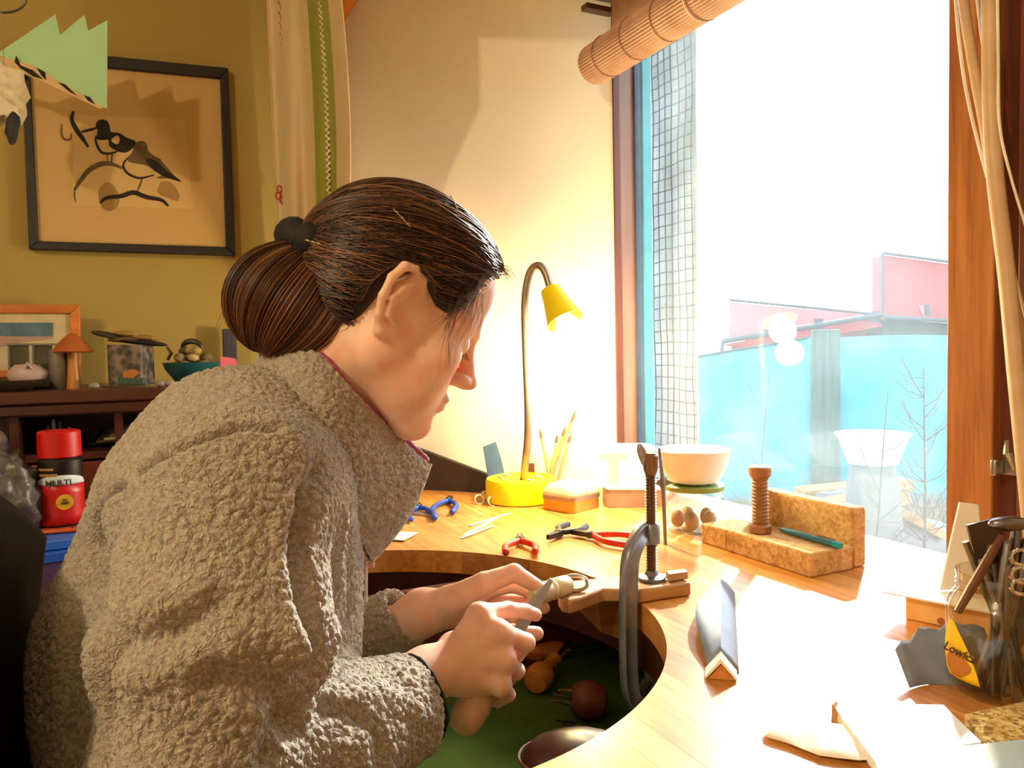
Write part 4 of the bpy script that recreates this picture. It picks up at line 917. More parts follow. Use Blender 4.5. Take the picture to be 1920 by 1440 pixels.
# ears
def ear(s):
    Q = Matrix.Rotation(-s * R(22), 3, 'Z')
    def e(x, z, o): v = Q @ Vector((x * 1.1, 0, z * 1.08)); return LW((v.x - .004, s * (.0735 + o) + v.y, v.z - .002))
    hx = [(.012, .006, .001), (.017, .022, .003), (.012, .034, .006), (0, .039, .008), (-.012, .034, .010), (-.018, .020, .011), (-.018, .002, .010), (-.013, -.014, .007), (-.006, -.024, .004)]
    hel_ = chain([e(*p) for p in hx], [.0034, .0044, .0048, .0048, .0048, .0045, .0042, .0042, .0048], .003)
    lob = [RC(e(-.004, -.026, .003), e(.004, -.024, .001), .0062, .005, k=.006)]
    plate = chain([e(.002, .027, .0025), e(-.006, .014, .003), (e(-.006, -.004, .0025)), e(-.001, -.016, .0015)], [.0078, .0085, .0075, .006], .006)
    anti = chain([e(.004, .024, .0105), e(-.004, .017, .0115), e(-.009, .004, .012), e(-.005, -.010, .010), (e(.003, -.014, .008))], [.0026, .0028, .0028, .0028, .0028], .004)
    trg = [RC(e(.012, -.002, .004), e(.011, -.010, .003), .0036, .0034, k=.006)]
    return U(hel_ + lob + plate + anti + trg, k=.006)
earc = []
for s in (-1, 1):
    Q = Matrix.Rotation(-s * R(22), 3, 'Z'); v = Q @ Vector((.004, 0, -.002)); earc.append(hel((v.x - .004, s * .0845 + v.y, v.z - .002), (.0078, .0085, .0105)))
# skeleton
NB = Vector((.125, .875, 1.135))
def J(px, py, d): return P(px, py, d)
neck = [RC(LW((-.018, 0, -.02)), NB + Vector((.01, 0, .02)), .050, .056, k=.03), RC(NB + Vector((.01, 0, .02)), NB - Vector((.03, 0, .08)), .058, .075, k=.04)]
pelv = Vector((.03, .90, .68))
SR = P(440, 905, .675); SL = Vector((.14, 1.06, 1.08))
ER = P(365, 1470, .62); EL_ = P(560, 1310, 1.02)
torso = [RC(NB - Vector((.03, .05, .10)), pelv + Vector((0, -.06, .02)), .085, .10, k=.06), RC(NB - Vector((.03, -.06, .10)), pelv + Vector((0, .06, .02)), .085, .10, k=.06),
         RC(NB - Vector((.02, 0, .04)), SR, .05, .045, k=.05), RC(NB - Vector((.02, 0, .04)), SL, .05, .045, k=.05)]
WR = P(800, 1262, .835); WL = P(792, 1148, .985)
arms = chain([SR, ER], [.045, .036], .02) + chain([ER, ER.lerp(WR, .35), WR], [.036, .036, .025], .02) + chain([SL, EL_], [.042, .034], .02) + chain([EL_, EL_.lerp(WL, .5), WL], [.034, .036, .027], .02)
def hand(wrist, w2, mcps, fingers, thumb, palm_extra, kf=.006):
    palm = [RC(wrist, w2, .025, .021, k=.02)] + [RC(Vector(w2).lerp(Vector(wrist), .15 + .1 * i), m, .0145, r, k=.010) for i, (m, r) in enumerate(mcps)]
    palm += [RC(mcps[i][0], mcps[i + 1][0], mcps[i][1] * .78, mcps[i + 1][1] * .78, k=.006) for i in range(3)] + palm_extra
    fs = [U(chain(p, r, .003), k=kf) for p, r in fingers + [thumb]]
    pu = U(palm)
    def f(p, c=None, rad=None, lim=.03):
        a = pu.d(p, c, rad, lim); out = a
        for g in fs: out = np.minimum(out, smin(a, g.d(p, c, rad, lim), .009))
        return out
    return FN(f, k=.016)
# right hand: a fist round the file handle, index finger laid along it
rm = [(P(898, 1153, .862), .0125), (P(934, 1186, .846), .0128), (P(945, 1236, .840), .0120), (P(938, 1284, .838), .0108)]
rf = [([rm[0][0], P(952, 1143, .888), P(984, 1146, .905), P(1004, 1153, .915)], [.0118, .0092, .0084, .0078]),
      ([rm[1][0], P(986, 1205, .868), P(968, 1228, .893), P(935, 1232, .902)], [.0120, .0104, .0090, .0082]),
      ([rm[2][0], P(968, 1258, .872), P(950, 1276, .893), P(922, 1270, .900)], [.0112, .0096, .0086, .0078]),
      ([rm[3][0], P(952, 1302, .860), P(934, 1314, .880), P(908, 1304, .888)], [.0100, .0084, .0074, .0068])]
rt = ([P(850, 1215, .868), P(905, 1185, .902), P(962, 1186, .922), P(1006, 1188, .930)], [.016, .0125, .0098, .0086])
RH = hand(WR, P(842, 1240, .845), rm, rf, rt, [RC(P(850, 1215, .868), P(905, 1240, .875), .016, .014, k=.014), RC(WR, P(900, 1290, .855), .018, .014, k=.014)])
# left hand: pinching the ring clamp, thumb on top, fingertips under it
lm = [(P(898, 1108, 1.01), .0122), (P(896, 1126, 1.022), .0122), (P(886, 1143, 1.024), .0115), (P(872, 1160, 1.018), .0105)]
lf = [([lm[0][0], P(962, 1098, 1.02), P(1000, 1112, 1.012), P(1012, 1124, .995)], [.0115, .0095, .0085, .0078]),
      ([lm[1][0], P(968, 1128, 1.030), P(1004, 1132, 1.012), P(1020, 1140, .995)], [.0115, .0098, .0088, .0078]),
      ([lm[2][0], P(950, 1150, 1.030), P(978, 1160, 1.010), P(962, 1166, .99)], [.0108, .0092, .0084, .0076]),
      ([lm[3][0], P(925, 1172, 1.022), P(945, 1182, 1.002), P(930, 1184, .985)], [.0098, .0084, .0076, .0070])]
lt_ = ([P(842, 1128, .975), P(908, 1094, .962), P(964, 1074, .968), P(1008, 1100, .980)], [.0185, .0142, .0112, .0088])
LH = hand(WL, P(822, 1140, .99), lm, lf, lt_, [RC(P(842, 1128, .975), lm[0][0], .018, .013, k=.014), RC(WL, P(880, 1150, 1.0), .020, .016, k=.016)])
headU = U(face, k=.02); eyeU = U(eyes); earU = [ear(-1), ear(1)]; bodyU = U(neck + torso + arms, k=.03)
hc_ = np.array(LW((.01, 0, 0)))
def bodyf(p, c=None, rad=None, lim=.05):
    near = c is None or np.linalg.norm(c - hc_) < rad + .22
    out = bodyU.d(p, c, rad, lim)
    if near:
        a = headU.d(p)
        for g in carve: a = smax(a, -g.d(p), .012)
        a = smin(a, eyeU.d(p), .003)
        for g in earU: a = smin(a, g.d(p), .005)
        for g in earc: a = smax(a, -g.d(p), .004)
        for g in grooves: a = smax(a, -g.d(p), .0025)
        out = smin(out, a, .022)
    for h_ in (RH, LH):
        out = smin(out, h_.d(p, c, rad, lim), .016)
    return out
skin = NT('skin'); b = skin.b; v = skin.coord()
nz = skin.n('ShaderNodeTexNoise', i_Scale=28, i_Detail=4); skin.l(v, nz.inputs['Vector'])
skin.l(skin.ramp(nz.outputs['Fac'], [(.3, lin('e4b49c')), (.7, lin('f0cab4'))]), b.inputs['Base Color'])
b.inputs['Roughness'].default_value = .5; b.inputs['Subsurface Weight'].default_value = .35; b.inputs['Subsurface Radius'].default_value = (.014, .005, .003); b.inputs['Subsurface Scale'].default_value = 1
b.inputs['Specular IOR Level'].default_value = .4
rd_ = skin.n('ShaderNodeTexNoise', i_Scale=34, i_Detail=2); skin.l(v, rd_.inputs['Vector']); mxr = skin.n('ShaderNodeMix', data_type='RGBA'); mxr.blend_type = 'MULTIPLY'
skin.l(skin.ramp(rd_.outputs['Fac'], [(.48, (0, 0, 0)), (.7, (.55, .55, .55))]), mxr.inputs[0]); src = b.inputs['Base Color'].links[0].from_socket; skin.l(src, mxr.inputs[6]); mxr.inputs[7].default_value = (1, .66, .58, 1); skin.l(mxr.outputs[2], b.inputs['Base Color'])
n2 = skin.n('ShaderNodeTexNoise', i_Scale=420, i_Detail=3); skin.l(v, n2.inputs['Vector']); skin.bump(n2.outputs['Fac'], .22, .0008)
person = thing('person', Vector((pelv.x, pelv.y, 0)), 'seated person in a grey boucle fleece filing a ring at the bench', 'person')
def fixwind(V_, Q):
    a, b_, c_ = V_[Q[:, 0]], V_[Q[:, 1]], V_[Q[:, 2]]; vol = np.einsum('ij,ij->i', a, np.cross(b_, c_)).sum(); return Q if vol > 0 else Q[:, ::-1]
V_, Q_ = surface(bodyf, (-.12, .60, .70), (.60, 1.22, 1.46), .0021)
body = npmesh('body', V_, fixwind(V_ - V_.mean(0), Q_), skin.m, person)
print('body', len(V_), 'nose', prj(LW((.12, 0, -.028))), 'chin', prj(LW((.085, 0, -.108))), 'fore', prj(LW((.088, 0, .06))), 'top', prj(LW((-.01, 0, .124))), 'occ', prj(LW((-.1, 0, .04))))

# ---- hair
def sdpoly(P2, q):
    n = len(P2); d = np.full(len(q), 1e9); s = np.ones(len(q))
    for i in range(n):
        a = P2[i]; b_ = P2[i - 1]; e = b_ - a; w_ = q - a; t = np.clip((w_ @ e) / (e @ e), 0, 1); r_ = w_ - t[:, None] * e; d = np.minimum(d, (r_ * r_).sum(1))
        c1 = q[:, 1] >= a[1]; c2 = q[:, 1] < b_[1]; c3 = e[0] * w_[:, 1] > e[1] * w_[:, 0]; al = (c1 & c2 & c3) | (~c1 & ~c2 & ~c3); s = np.where(al, -s, s)
    return s * np.sqrt(d)
hp = [(985, 492), (945, 512), (908, 530), (882, 552), (862, 578), (838, 590), (814, 576), (796, 545), (762, 515), (730, 520), (706, 556), (672, 606), (600, 640), (520, 668), (380, 600), (380, 150), (1000, 150)]
HP2 = np.array([[HL(x, y, -.062)[0], HL(x, y, -.062)[2]] for x, y in hp])
skU = U(skull, k=.02)
def capf(p, c=None, rad=None):
    a = skU.d(p) - .0078
    q = toL(p); lump = .0022 * np.sin(q[:, 1] * 140 + q[:, 0] * 30) * np.sin(q[:, 2] * 60 + q[:, 1] * 20)
    return smax(a + lump, sdpoly(HP2, q[:, [0, 2]]), .010)
hair = NT('hair_brown'); inf = hair.n('ShaderNodeAttribute', attribute_name='tone'); b = hair.b
hair.l(hair.ramp(inf.outputs['Fac'], [(0, lin('2c1a14')), (.6, lin('4e2e20')), (1, lin('a06840'))]), b.inputs['Base Color'])
b.inputs['Roughness'].default_value = .36; b.inputs['Specular IOR Level'].default_value = .6; hair = hair.m
hairb = mat('hair_under', '22120c', .6, var=.2, bump=.4)
lo = np.array(LW((0, 0, .03))) - .16; V_, Q_ = surface(capf, lo, lo + .32, .0032)
cap = npmesh('hair', V_, fixwind(V_ - V_.mean(0), Q_), hairb, person)
TIE = HL(612, 486, 0.0); BUN = HL(542, 574, 0.0); BBOT = HL(492, 668, 0.0)
print('tie', TIE, 'bun', BUN, 'bot', BBOT)
BR = np.array((.060, .052, .060))
bunE = EL(LW(BUN), (.060, .050, .057), HM, k=.02); bun2 = EL(LW(BUN + np.array((.020, 0, .018))), (.05, .042, .05), HM, k=.03)
bun3 = RC(LW(TIE + np.array((.012, 0, -.01))), LW(BUN), .028, .04, k=.03)
bunU = U([bunE, bun2, bun3])
lo = np.array(LW(BUN)) - .12; V2, Q2 = surface(lambda p, c=None, rad=None: bunU.d(p), lo, lo + .24, .0035)
npmesh('hair_bun', V2, fixwind(V2 - V2.mean(0), Q2), hairb, person)
def strands(paths, rad, name, m, tones, taper=.35):
    """paths: (n, k, 3) world; three-sided tubes in one mesh"""
    n, k, _ = paths.shape; t = np.gradient(paths, axis=1); t /= np.linalg.norm(t, axis=2, keepdims=True) + 1e-9
    ref = np.array((.31, .77, .55)); u = np.cross(t, ref); u /= np.linalg.norm(u, axis=2, keepdims=True) + 1e-9; w_ = np.cross(t, u)
    rr = rad[:, None] * (1 - (1 - taper) * np.abs(np.linspace(-.4, 1, k)) ** 2)[None]
    vs = np.stack([paths + rr[..., None] * (u * math.cos(a) + w_ * math.sin(a)) for a in (0, 2.094, 4.189)], 2)   # n,k,3,3
    idx = np.arange(n * k * 3).reshape(n, k, 3); q = []
    for s in range(3):
        s2 = (s + 1) % 3; q.append(np.stack([idx[:, :-1, s], idx[:, :-1, s2], idx[:, 1:, s2], idx[:, 1:, s]], -1).reshape(-1, 4))
    o = npmesh(name, vs.reshape(-1, 3), np.concatenate(q), m, person); at = o.data.attributes.new('tone', 'FLOAT', 'POINT'); at.data.foreach_set('value', np.repeat(tones, k * 3).astype(np.float32)); o['kind'] = 'stuff'; return o
NS = 5200; K = 15
pick = V_[rng.integers(0, len(V_), NS * 3)]; d0 = skU.d(pick); lk = toL(pick); pick = pick[(d0 > .0015) & ~((np.abs(lk[:, 0] - .022) < .022) & (np.abs(lk[:, 2]) < .030) & (np.abs(lk[:, 1]) > .03))][:NS]; NS = len(pick)
Ls = toL(pick); cen = np.array((-.012, 0, .035)); tie = TIE + np.array((.0, 0, 0))
a = Ls - cen; a /= np.linalg.norm(a, axis=1, keepdims=True); jit = rng.normal(0, .010, (NS, 3)); bdir = (tie + jit) - cen; bdir /= np.linalg.norm(bdir, axis=1, keepdims=True)
om = np.arccos(np.clip((a * bdir).sum(1), -1, 1)) + 1e-6; tt = np.linspace(0, 1, K)
sl = (np.sin((1 - tt)[None] * om[:, None]) / np.sin(om)[:, None])[..., None] * a[:, None] + (np.sin(tt[None] * om[:, None]) / np.sin(om)[:, None])[..., None] * bdir[:, None]
pth = cen + sl * .10
# hair droops a little below the straight line to the tie
ext = rng.random(NS) * .5
W_ = np.array(H0) + (pth * HS) @ HM.T; Wf = W_.reshape(-1, 3); off_ = np.repeat(.0092 + .0026 * rng.random(NS), K)
lump = np.repeat(.0018 * np.sin(Ls[:, 1] * 150 + Ls[:, 2] * 40), K)
cw = np.array(LW(cen)); dirs = Wf - cw; dirs /= np.linalg.norm(dirs, axis=1, keepdims=True)
for _ in range(5): Wf = Wf - dirs * (skU.d(Wf) - off_ - lump)[:, None]
Lf = toL(Wf); ec = np.array((-.003, -.002)); er = np.array((.033, .046)); qd = (Lf[:, [0, 2]] - ec) / er; rq = np.linalg.norm(qd, axis=1); ins_ = (rq < 1) & (np.abs(Lf[:, 1]) > .03)
fac = np.where(ins_, 1 / np.maximum(rq, .05), 1.0); Lf[:, 0] = ec[0] + qd[:, 0] * fac * er[0]; Lf[:, 2] = ec[1] + np.where(ins_, np.abs(qd[:, 1]), qd[:, 1]) * fac * er[1]
Wf = np.array(H0) + (Lf * HS) @ HM.T
for _ in range(4): Wf = Wf - grad(skU.d, Wf) * (skU.d(Wf) - off_ - lump)[:, None] * .9
Wf = Wf.reshape(NS, K, 3); sl_ = np.linalg.norm(np.diff(Wf, axis=1), axis=2); okk = sl_.max(1) < np.maximum(.012, 2.2 * np.median(sl_, axis=1)); Wf = Wf[okk]; NS = len(Wf)
strands(Wf, .00055 + .0004 * rng.random(NS), 'hair_strands', hair, rng.random(NS) ** 1.6)
# fly-away wisps at the temple and hairline, palest tones imitate backlight
def wisp(pxs, n, r, spread, tone, name='hair_wisps'):
    base = np.array([p for p in arc_pts([P(*q) for q in pxs], 4)]); k = len(base); pp = np.repeat(base[None], n, 0)
    o1 = rng.normal(0, spread, (n, 1, 3)); o2 = rng.normal(0, spread * 1.6, (n, 1, 3)); t_ = np.linspace(0, 1, k)[None, :, None]
    pp = pp + o1 * (1 - t_) + o2 * t_ ** 1.5; return strands(pp, np.full(n, r), name, hair, np.full(n, tone) * (0.7 + .3 * rng.random(n)))
wisp([(880, 565, .80), (872, 600, .795), (850, 640, .79), (838, 690, .79)], 9, .0002, .004, 1)
wisp([(905, 545, .82), (900, 590, .82), (885, 640, .825)], 15, .0002, .0045, 1)
wisp([(850, 590, .79), (838, 640, .785), (842, 700, .785)], 7, .0003, .003, 1)
wisp([(925, 500, .84), (945, 505, .845), (960, 522, .85)], 18, .0003, .0025, .8)
wisp([(700, 590, .80), (665, 600, .80), (640, 620, .80)], 8, .0003, .004, .8)
wisp([(868, 558, .80), (850, 585, .793), (836, 612, .79)], 34, .00028, .0050, .5)
wisp([(898, 528, .81), (884, 556, .805), (872, 590, .80)], 30, .00028, .0050, .5)
wisp([(712, 552, .79), (692, 590, .795), (655, 628, .80)], 26, .00028, .0035, .4)
# bun strands: from the tie over the outside, tucked in underneath
NSB = 2200; KB = 18; ph = rng.random(NSB) * 2 * PI; tt = np.linspace(0, 1, KB)
ax = TIE - BBOT; ax /= np.linalg.norm(ax); e1 = np.cross(ax, (0, 1, 0)); e1 /= np.linalg.norm(e1); e2 = np.cross(ax, e1)
th = (.10 + .86 * tt)[None] * PI * (1 - .10 * rng.random(NSB))[:, None] + .04
dirb = np.cos(th)[..., None] * ax + np.sin(th)[..., None] * (np.cos(ph)[:, None, None] * e1 + np.sin(ph)[:, None, None] * e2)
pw_ = BUN + dirb * .05; Wb = (np.array(H0) + pw_ @ HM.T).reshape(-1, 3); cb_ = np.array(LW(BUN)); dd = Wb - cb_; dd /= np.linalg.norm(dd, axis=1, keepdims=True)
offb = np.repeat(.001 + .006 * rng.random(NSB) ** 2 + .003 * np.sin(ph * 9), KB) * np.tile(np.sin(PI * tt) ** .5, NSB)
for _ in range(6): Wb = Wb - dd * (bunU.d(Wb) - offb)[:, None]
Wb = Wb.reshape(NSB, KB, 3)
strands(Wb, .0006 + .0004 * rng.random(NSB), 'hair_strands', hair, np.clip(.35 + .65 * rng.random(NSB) ** 1.2, 0, 1))
wisp([(600, 470, .86), (520, 480, .86), (450, 540, .86), (425, 620, .86)], 24, .0003, .006, .9)
blk = mat('scrunchie_black', '14100f', .8, bump=.5)
tp = [LW(TIE + np.array((-.004, 0, .002)) + .033 * (1 + .15 * math.sin(q * 7)) * (np.array(e1) * math.cos(q) + np.array(e2) * math.sin(q))) for q in np.linspace(0, 2 * PI, 50)[:-1]]
obj('hair_tie', M().tube(tp, [.016 + .004 * math.sin(k * 1.7) for k in range(49)], 14, closed=True), blk, person, smooth=180)
def trace(f, px, py, t0=.45):
    o = np.array(C0); dv = np.array(ray(px, py)); ln = np.linalg.norm(dv); t = t0
    for _ in range(60):
        d = f((o + dv * t)[None])[0]; t += d * .9 / ln
        if d < .0003: break
        if t > 1.4: return None
    return o + dv * t
pinm = mat('hair_pin_silver', 'd8c8a8', .2, 1)
for (x0, y0, x1, y1, dd_) in ((738, 392, 770, 426, .0), (845, 368, 858, 392, 0), (572, 450, 602, 458, .014)):
    pts = []
    for u_ in np.linspace(0, 1, 7):
        q = trace(lambda p: np.minimum(capf(p), bunU.d(p)) - .006 - dd_, x0 + (x1 - x0) * u_, y0 + (y1 - y0) * u_)
        if q is not None: pts.append(q)
    if len(pts) > 3:
        o = obj('hair_pin', M().tube(pts, .0009, 6), pinm, person)
        for q in pts[1::2]: obj('bead', M().ell(q, (.0014, .0014, .0014), n=8, m=6), pinm, o)
# brows and lashes
for s in (-1, 1):
    n = 60; t_ = rng.random(n); root = np.array([LW((.0935 - .020 * t ** 1.5, s * (.012 + .033 * t), .0235 + .004 * math.sin(PI * t) + rng.normal(0, .0013))) for t in t_])
    tp_ = root + (HM @ np.array((-.003, s * .006, .002))); mid = (root + tp_) / 2 + HM @ np.array((.001, 0, 0)); strands(np.stack([root, mid, tp_], 1), np.full(n, .0002), 'eyebrow', hair, np.full(n, .3))
    n = 22; t_ = np.linspace(0, 1, n); root = np.array([LW((.0885 - .004 * abs(2 * t - 1), s * (.021 + .018 * t), -.0050)) for t in t_]); tp_ = root + (HM @ np.array((.007, s * .001, -.005))); mid = (root + tp_) / 2 + HM @ np.array((.0, 0, -.0012))
    strands(np.stack([root, mid, tp_], 1), np.full(n, .00013), 'eyelashes', hair, np.full(n, .1))
# ---- the fleece jacket
UB = Vector((.135, 0, 1.075))
def y_(v, y): return Vector((v.x, y, v.z))
jk = [RC((.085, .800, 1.055), (.046, .82, .90), .105, .130, k=.05), RC((.046, .82, .90), (.085, .83, .64), .130, .135, k=.05), RC((.085, .965, 1.055), (.046, .95, .90), .105, .130, k=.05), RC((.046, .95, .90), (.085, .95, .64), .130, .135, k=.05),
      RC((.13, .88, 1.02), (.095, .88, .80), .10, .115, k=.05), RC((.055, .88, 1.07), (.025, .88, .95), .105, .12, k=.05),
      RC((.10, .865, 1.125), (.10, .80, 1.10), .090, .085, k=.05), RC((.10, .865, 1.125), (.12, .99, 1.08), .09, .08, k=.05),
      RC((.10, .82, 1.13), SR + Vector((.005, 0, -.005)), .075, .072, k=.06), RC((.12, .95, 1.10), SL, .075, .07, k=.05)]
rs = chain([SR + Vector((0, 0, -.01)), SR.lerp(ER, .5) + Vector((0, 0, 0)), ER], [.080, .088, .076], .03)
CUR = P(768, 1320, .805); CUL = P(760, 1152, .995)
fr_ = chain([ER, ER.lerp(CUR, .5) - Vector((0, 0, .004)), CUR], [.074, .066, .052], .03)
ls = chain([SL, EL_], [.078, .068], .03) + chain([EL_, EL_.lerp(CUL, .6), CUL], [.062, .052, .040], .02)
jU = U(jk, k=.05); rU = U(rs + fr_, k=.025); lU = U(ls, k=.025)
dR = np.array((CUR - ER).normalized()); dL = np.array((CUL - EL_).normalized())
inR = RC(CUR - Vector(dR) * .03, WR + Vector(dR) * .03, .042, .040); inL = RC(CUL - Vector(dL) * .03, CUL + Vector(dL) * .05, .033, .033)
nin = RC(NB - Vector((-.03, 0, .03)), NB + Vector((.09, -.02, .12)), .062, .07)
def jacket0(p, c=None, rad=None, lim=.07):
    a = jU.d(p, c, rad, lim); r_ = rU.d(p, c, rad, lim); l_ = lU.d(p, c, rad, lim)
    r_ = smax(r_, (p - np.array(CUR)) @ dR - .004, .012); l_ = smax(l_, (p - np.array(CUL)) @ dL - .004, .012)
    r_ = smax(r_, -inR.d(p), .006); l_ = smax(l_, -inL.d(p), .006)
    out = smin(smin(a, r_, .018), l_, .02)
    out = smax(out, -nin.d(p), .02); out = smax(out, .60 - p[:, 2], .02)
    return out
V_, Q_ = surface(jacket0, (-.30, .50, .56), (.42, 1.26, 1.30), .0034)
Q_ = fixwind(V_ - V_.mean(0), Q_)
# keep the boucle side dense where the photo looks, displace along the normal
def worley(p, cell, seed=3, warp=0):
    q = p / cell; fl = np.floor(q).astype(np.int64); f1 = np.full(len(p), 9.0); f2 = f1.copy()
    for dx in (-1, 0, 1):
        for dy in (-1, 0, 1):
            for dz in (-1, 0, 1):
                g = fl + (dx, dy, dz); hsh = (g[:, 0] * 73856093) ^ (g[:, 1] * 19349663) ^ (g[:, 2] * 83492791) ^ (seed * 2654435761)
                rnd = np.stack([((hsh * k) >> 7) % 1024 / 1024.0 for k in (1103515245, 22695477, 69069)], -1)
                d = ((g + rnd - q) ** 2).sum(1); f2 = np.minimum(f2, np.maximum(d, f1)); f1 = np.minimum(f1, d)
    f1 = np.sqrt(f1); e_ = np.clip((np.sqrt(f2) - f1) * 2.2, 0, 1)
    return np.sqrt(e_) * .75 + .25 * (1 - f1)      # 0 in the gaps between curls, 1 on their tops
def curls(V_): return .0042 * (worley(V_ + .0026 * np.stack([npnoise(V_, 210), npnoise(V_ + 5, 190), npnoise(V_ + 9, 200)], -1), .0088) - .55)
def subdiv(V_, Q):
    n = len(V_); E = np.concatenate([Q[:, [k, (k + 1) % 4]] for k in range(4)]); E.sort(axis=1); ky = E[:, 0].astype(np.int64) * n + E[:, 1]; uk, inv = np.unique(ky, return_inverse=True)
    em = (V_[uk // n] + V_[uk % n]) / 2; fc = V_[Q].mean(1); m = len(Q); ei = n + inv.reshape(4, m).T; fi = n + len(uk) + np.arange(m)
    return np.concatenate([V_, em, fc]), np.concatenate([np.stack([Q[:, k], ei[:, k], fi, ei[:, k - 1]], -1) for k in range(4)])
def npnoise(p, s): return np.sin(p[:, 0] * s + 1.3 * np.sin(p[:, 1] * s * .7)) * np.sin(p[:, 1] * s * 1.1 + 1.7 * np.sin(p[:, 2] * s * .8)) * np.sin(p[:, 2] * s * .9 + 1.1 * np.sin(p[:, 0] * s * 1.2))
def seg_dist(p, pts):
    d = np.full(len(p), 1e9)
    for a, b_ in zip(pts[:-1], pts[1:]):
        e = b_ - a; t = np.clip(((p - a) @ e) / (e @ e + 1e-12), 0, 1); d = np.minimum(d, ((p - a - t[:, None] * e) ** 2).sum(1))
    return np.sqrt(d)
folds = [  # pixel path on the surface, width, depth (negative = valley)
    ([(515, 807), (449, 798), (393, 818), (327, 846), (271, 879), (215, 918), (165, 973), (150, 1007)], .0042, -.0125),
    ([(515, 815), (449, 808), (393, 828), (327, 857), (271, 890), (215, 930), (170, 985)], .016, .0022),
    ([(160, 1000), (168, 1062), (178, 1140), (186, 1200), (182, 1280), (172, 1362), (165, 1438)], .017, -.032),
    ([(185, 1205), (230, 1212), (290, 1198), (345, 1172), (400, 1135)], .011, -.010),
    ([(200, 1135), (260, 1150), (320, 1135), (370, 1110)], .016, .008),
    ([(215, 1260), (300, 1250), (400, 1215), (480, 1200), (560, 1215)], .018, .009),
    ([(400, 1272), (470, 1285), (530, 1310), (560, 1360)], .013, -.012),
    ([(330, 1190), (440, 1200), (520, 1240), (575, 1290)], .013, -.007),
    ([(612, 870), (580, 930), (565, 990), (560, 1050), (568, 1110), (582, 1170), (590, 1240)], .013, -.020),
    ([(640, 960), (632, 1040), (635, 1110), (622, 1190), (605, 1260)], .010, .007), ([(662, 1000), (655, 1080), (655, 1150), (640, 1230)], .008, -.007),
    ([(545, 950), (535, 1050), (545, 1140), (560, 1220)], .014, .008),
    ([(600, 1330), (650, 1335), (700, 1360), (715, 1420)], .010, -.006), ([(560, 1345), (520, 1375), (505, 1420)], .012, -.010),
    ([(640, 1310), (720, 1300), (790, 1340)], .012, .004), ([(745, 1262), (790, 1300), (806, 1345)], .004, .002),
    ([(120, 1080), (110, 1200), (118, 1320)], .014, .006), ([(140, 1100), (138, 1240), (130, 1380)], .008, -.005),
    ([(450, 760), (520, 790), (570, 850), (600, 900)], .012, .004), ([(430, 730), (520, 755), (575, 800)], .010, -.003)]
def displace(V_, nrm):
    dsp = .0030 * npnoise(V_, 20) + .0008 * npnoise(V_ + 3, 55)
    for path, w_, amp in folds:
        pts = [trace(lambda p: jacket0(p), x, y, .38) for x, y in path]; pts = [q for q in pts if q is not None]
        if len(pts) < 2: continue
        d = seg_dist(V_, pts); dsp += amp * np.exp(-(d / w_) ** 2)
    dsp += curls(V_)
    return V_ + nrm * dsp[:, None]
def vnormals(V_, Q):
    n = np.zeros_like(V_); fn = np.cross(V_[Q[:, 2]] - V_[Q[:, 0]], V_[Q[:, 3]] - V_[Q[:, 1]])
    for k in range(4): np.add.at(n, Q[:, k], fn)
    return n / (np.linalg.norm(n, axis=1, keepdims=True) + 1e-12)
fl = NT('grey_boucle'); b = fl.b; v = fl.coord()
vo = fl.n('ShaderNodeTexVoronoi', i_Scale=260); dn = fl.n('ShaderNodeTexNoise', i_Scale=90, i_Detail=3); fl.l(v, dn.inputs['Vector'])
ad = fl.n('ShaderNodeMix', data_type='RGBA'); ad.inputs[0].default_value = .02; fl.l(v, ad.inputs[6]); fl.l(dn.outputs['Color'], ad.inputs[7]); fl.l(ad.outputs[2], vo.inputs['Vector'])
fl.l(fl.ramp(vo.outputs['Distance'], [(.1, lin('c2b6a4')), (.8, lin('95887a'))]), b.inputs['Base Color'])  # darker between the curls: crevice shade put into the colour
b.inputs['Roughness'].default_value = .95; b.inputs['Specular IOR Level'].default_value = .1; b.inputs['Sheen Weight'].default_value = .4; b.inputs['Sheen Roughness'].default_value = .6
n3 = fl.n('ShaderNodeTexNoise', i_Scale=900, i_Detail=4); fl.l(v, n3.inputs['Vector']); mm = fl.n('ShaderNodeMath', operation='MULTIPLY_ADD'); fl.l(vo.outputs['Distance'], mm.inputs[0]); mm.inputs[1].default_value = -2.0; fl.l(n3.outputs['Fac'], mm.inputs[2])
fl.bump(mm.outputs[0], .8, .0015); fleece = fl.m
nb_ = vnormals(V_, Q_); V2_, Q2_ = subdiv(V_, Q_); nb_ = subdiv(nb_, Q_)[0]; nb_ /= np.linalg.norm(nb_, axis=1, keepdims=True); V_, Q_ = V2_, Q2_
VD = displace(V_, nb_)
jacket = npmesh('fleece_jacket', VD, Q_, fleece, person)
# ---- stand-up collar
ym = .885
def mir(v): return Vector((v.x, 2 * ym - v.y, v.z))
topR = [P(798, 862, .925), P(738, 806, .865), P(668, 742, .805), P(605, 668, .80), P(552, 642, .855)]
baseR = [P(688, 1046, .905), P(662, 985, .835), P(628, 885, .775), P(572, 770, .765), P(492, 692, .835)]
def ring(c): c = list(c) + [mir(x) for x in c[-2:0:-1]]; return c
T_, B_ = ring(topR), ring(baseR); n8 = len(T_)
def cyc(pts, t):
    m_ = len(pts); i = int(t * m_) % m_; f = t * m_ - int(t * m_); a, b_, c_, d = (pts[(i + k - 1) % m_] for k in range(4))
    return .5 * ((2 * b_) + (c_ - a) * f + (2 * a - 5 * b_ + 4 * c_ - d) * f * f + (3 * b_ - a - 3 * c_ + d) * f ** 3)
NU, NV = 280, 90; g = np.zeros((NV, NU, 3))
cenT = sum(T_, Vector()) / n8; cenB = sum(B_, Vector()) / n8
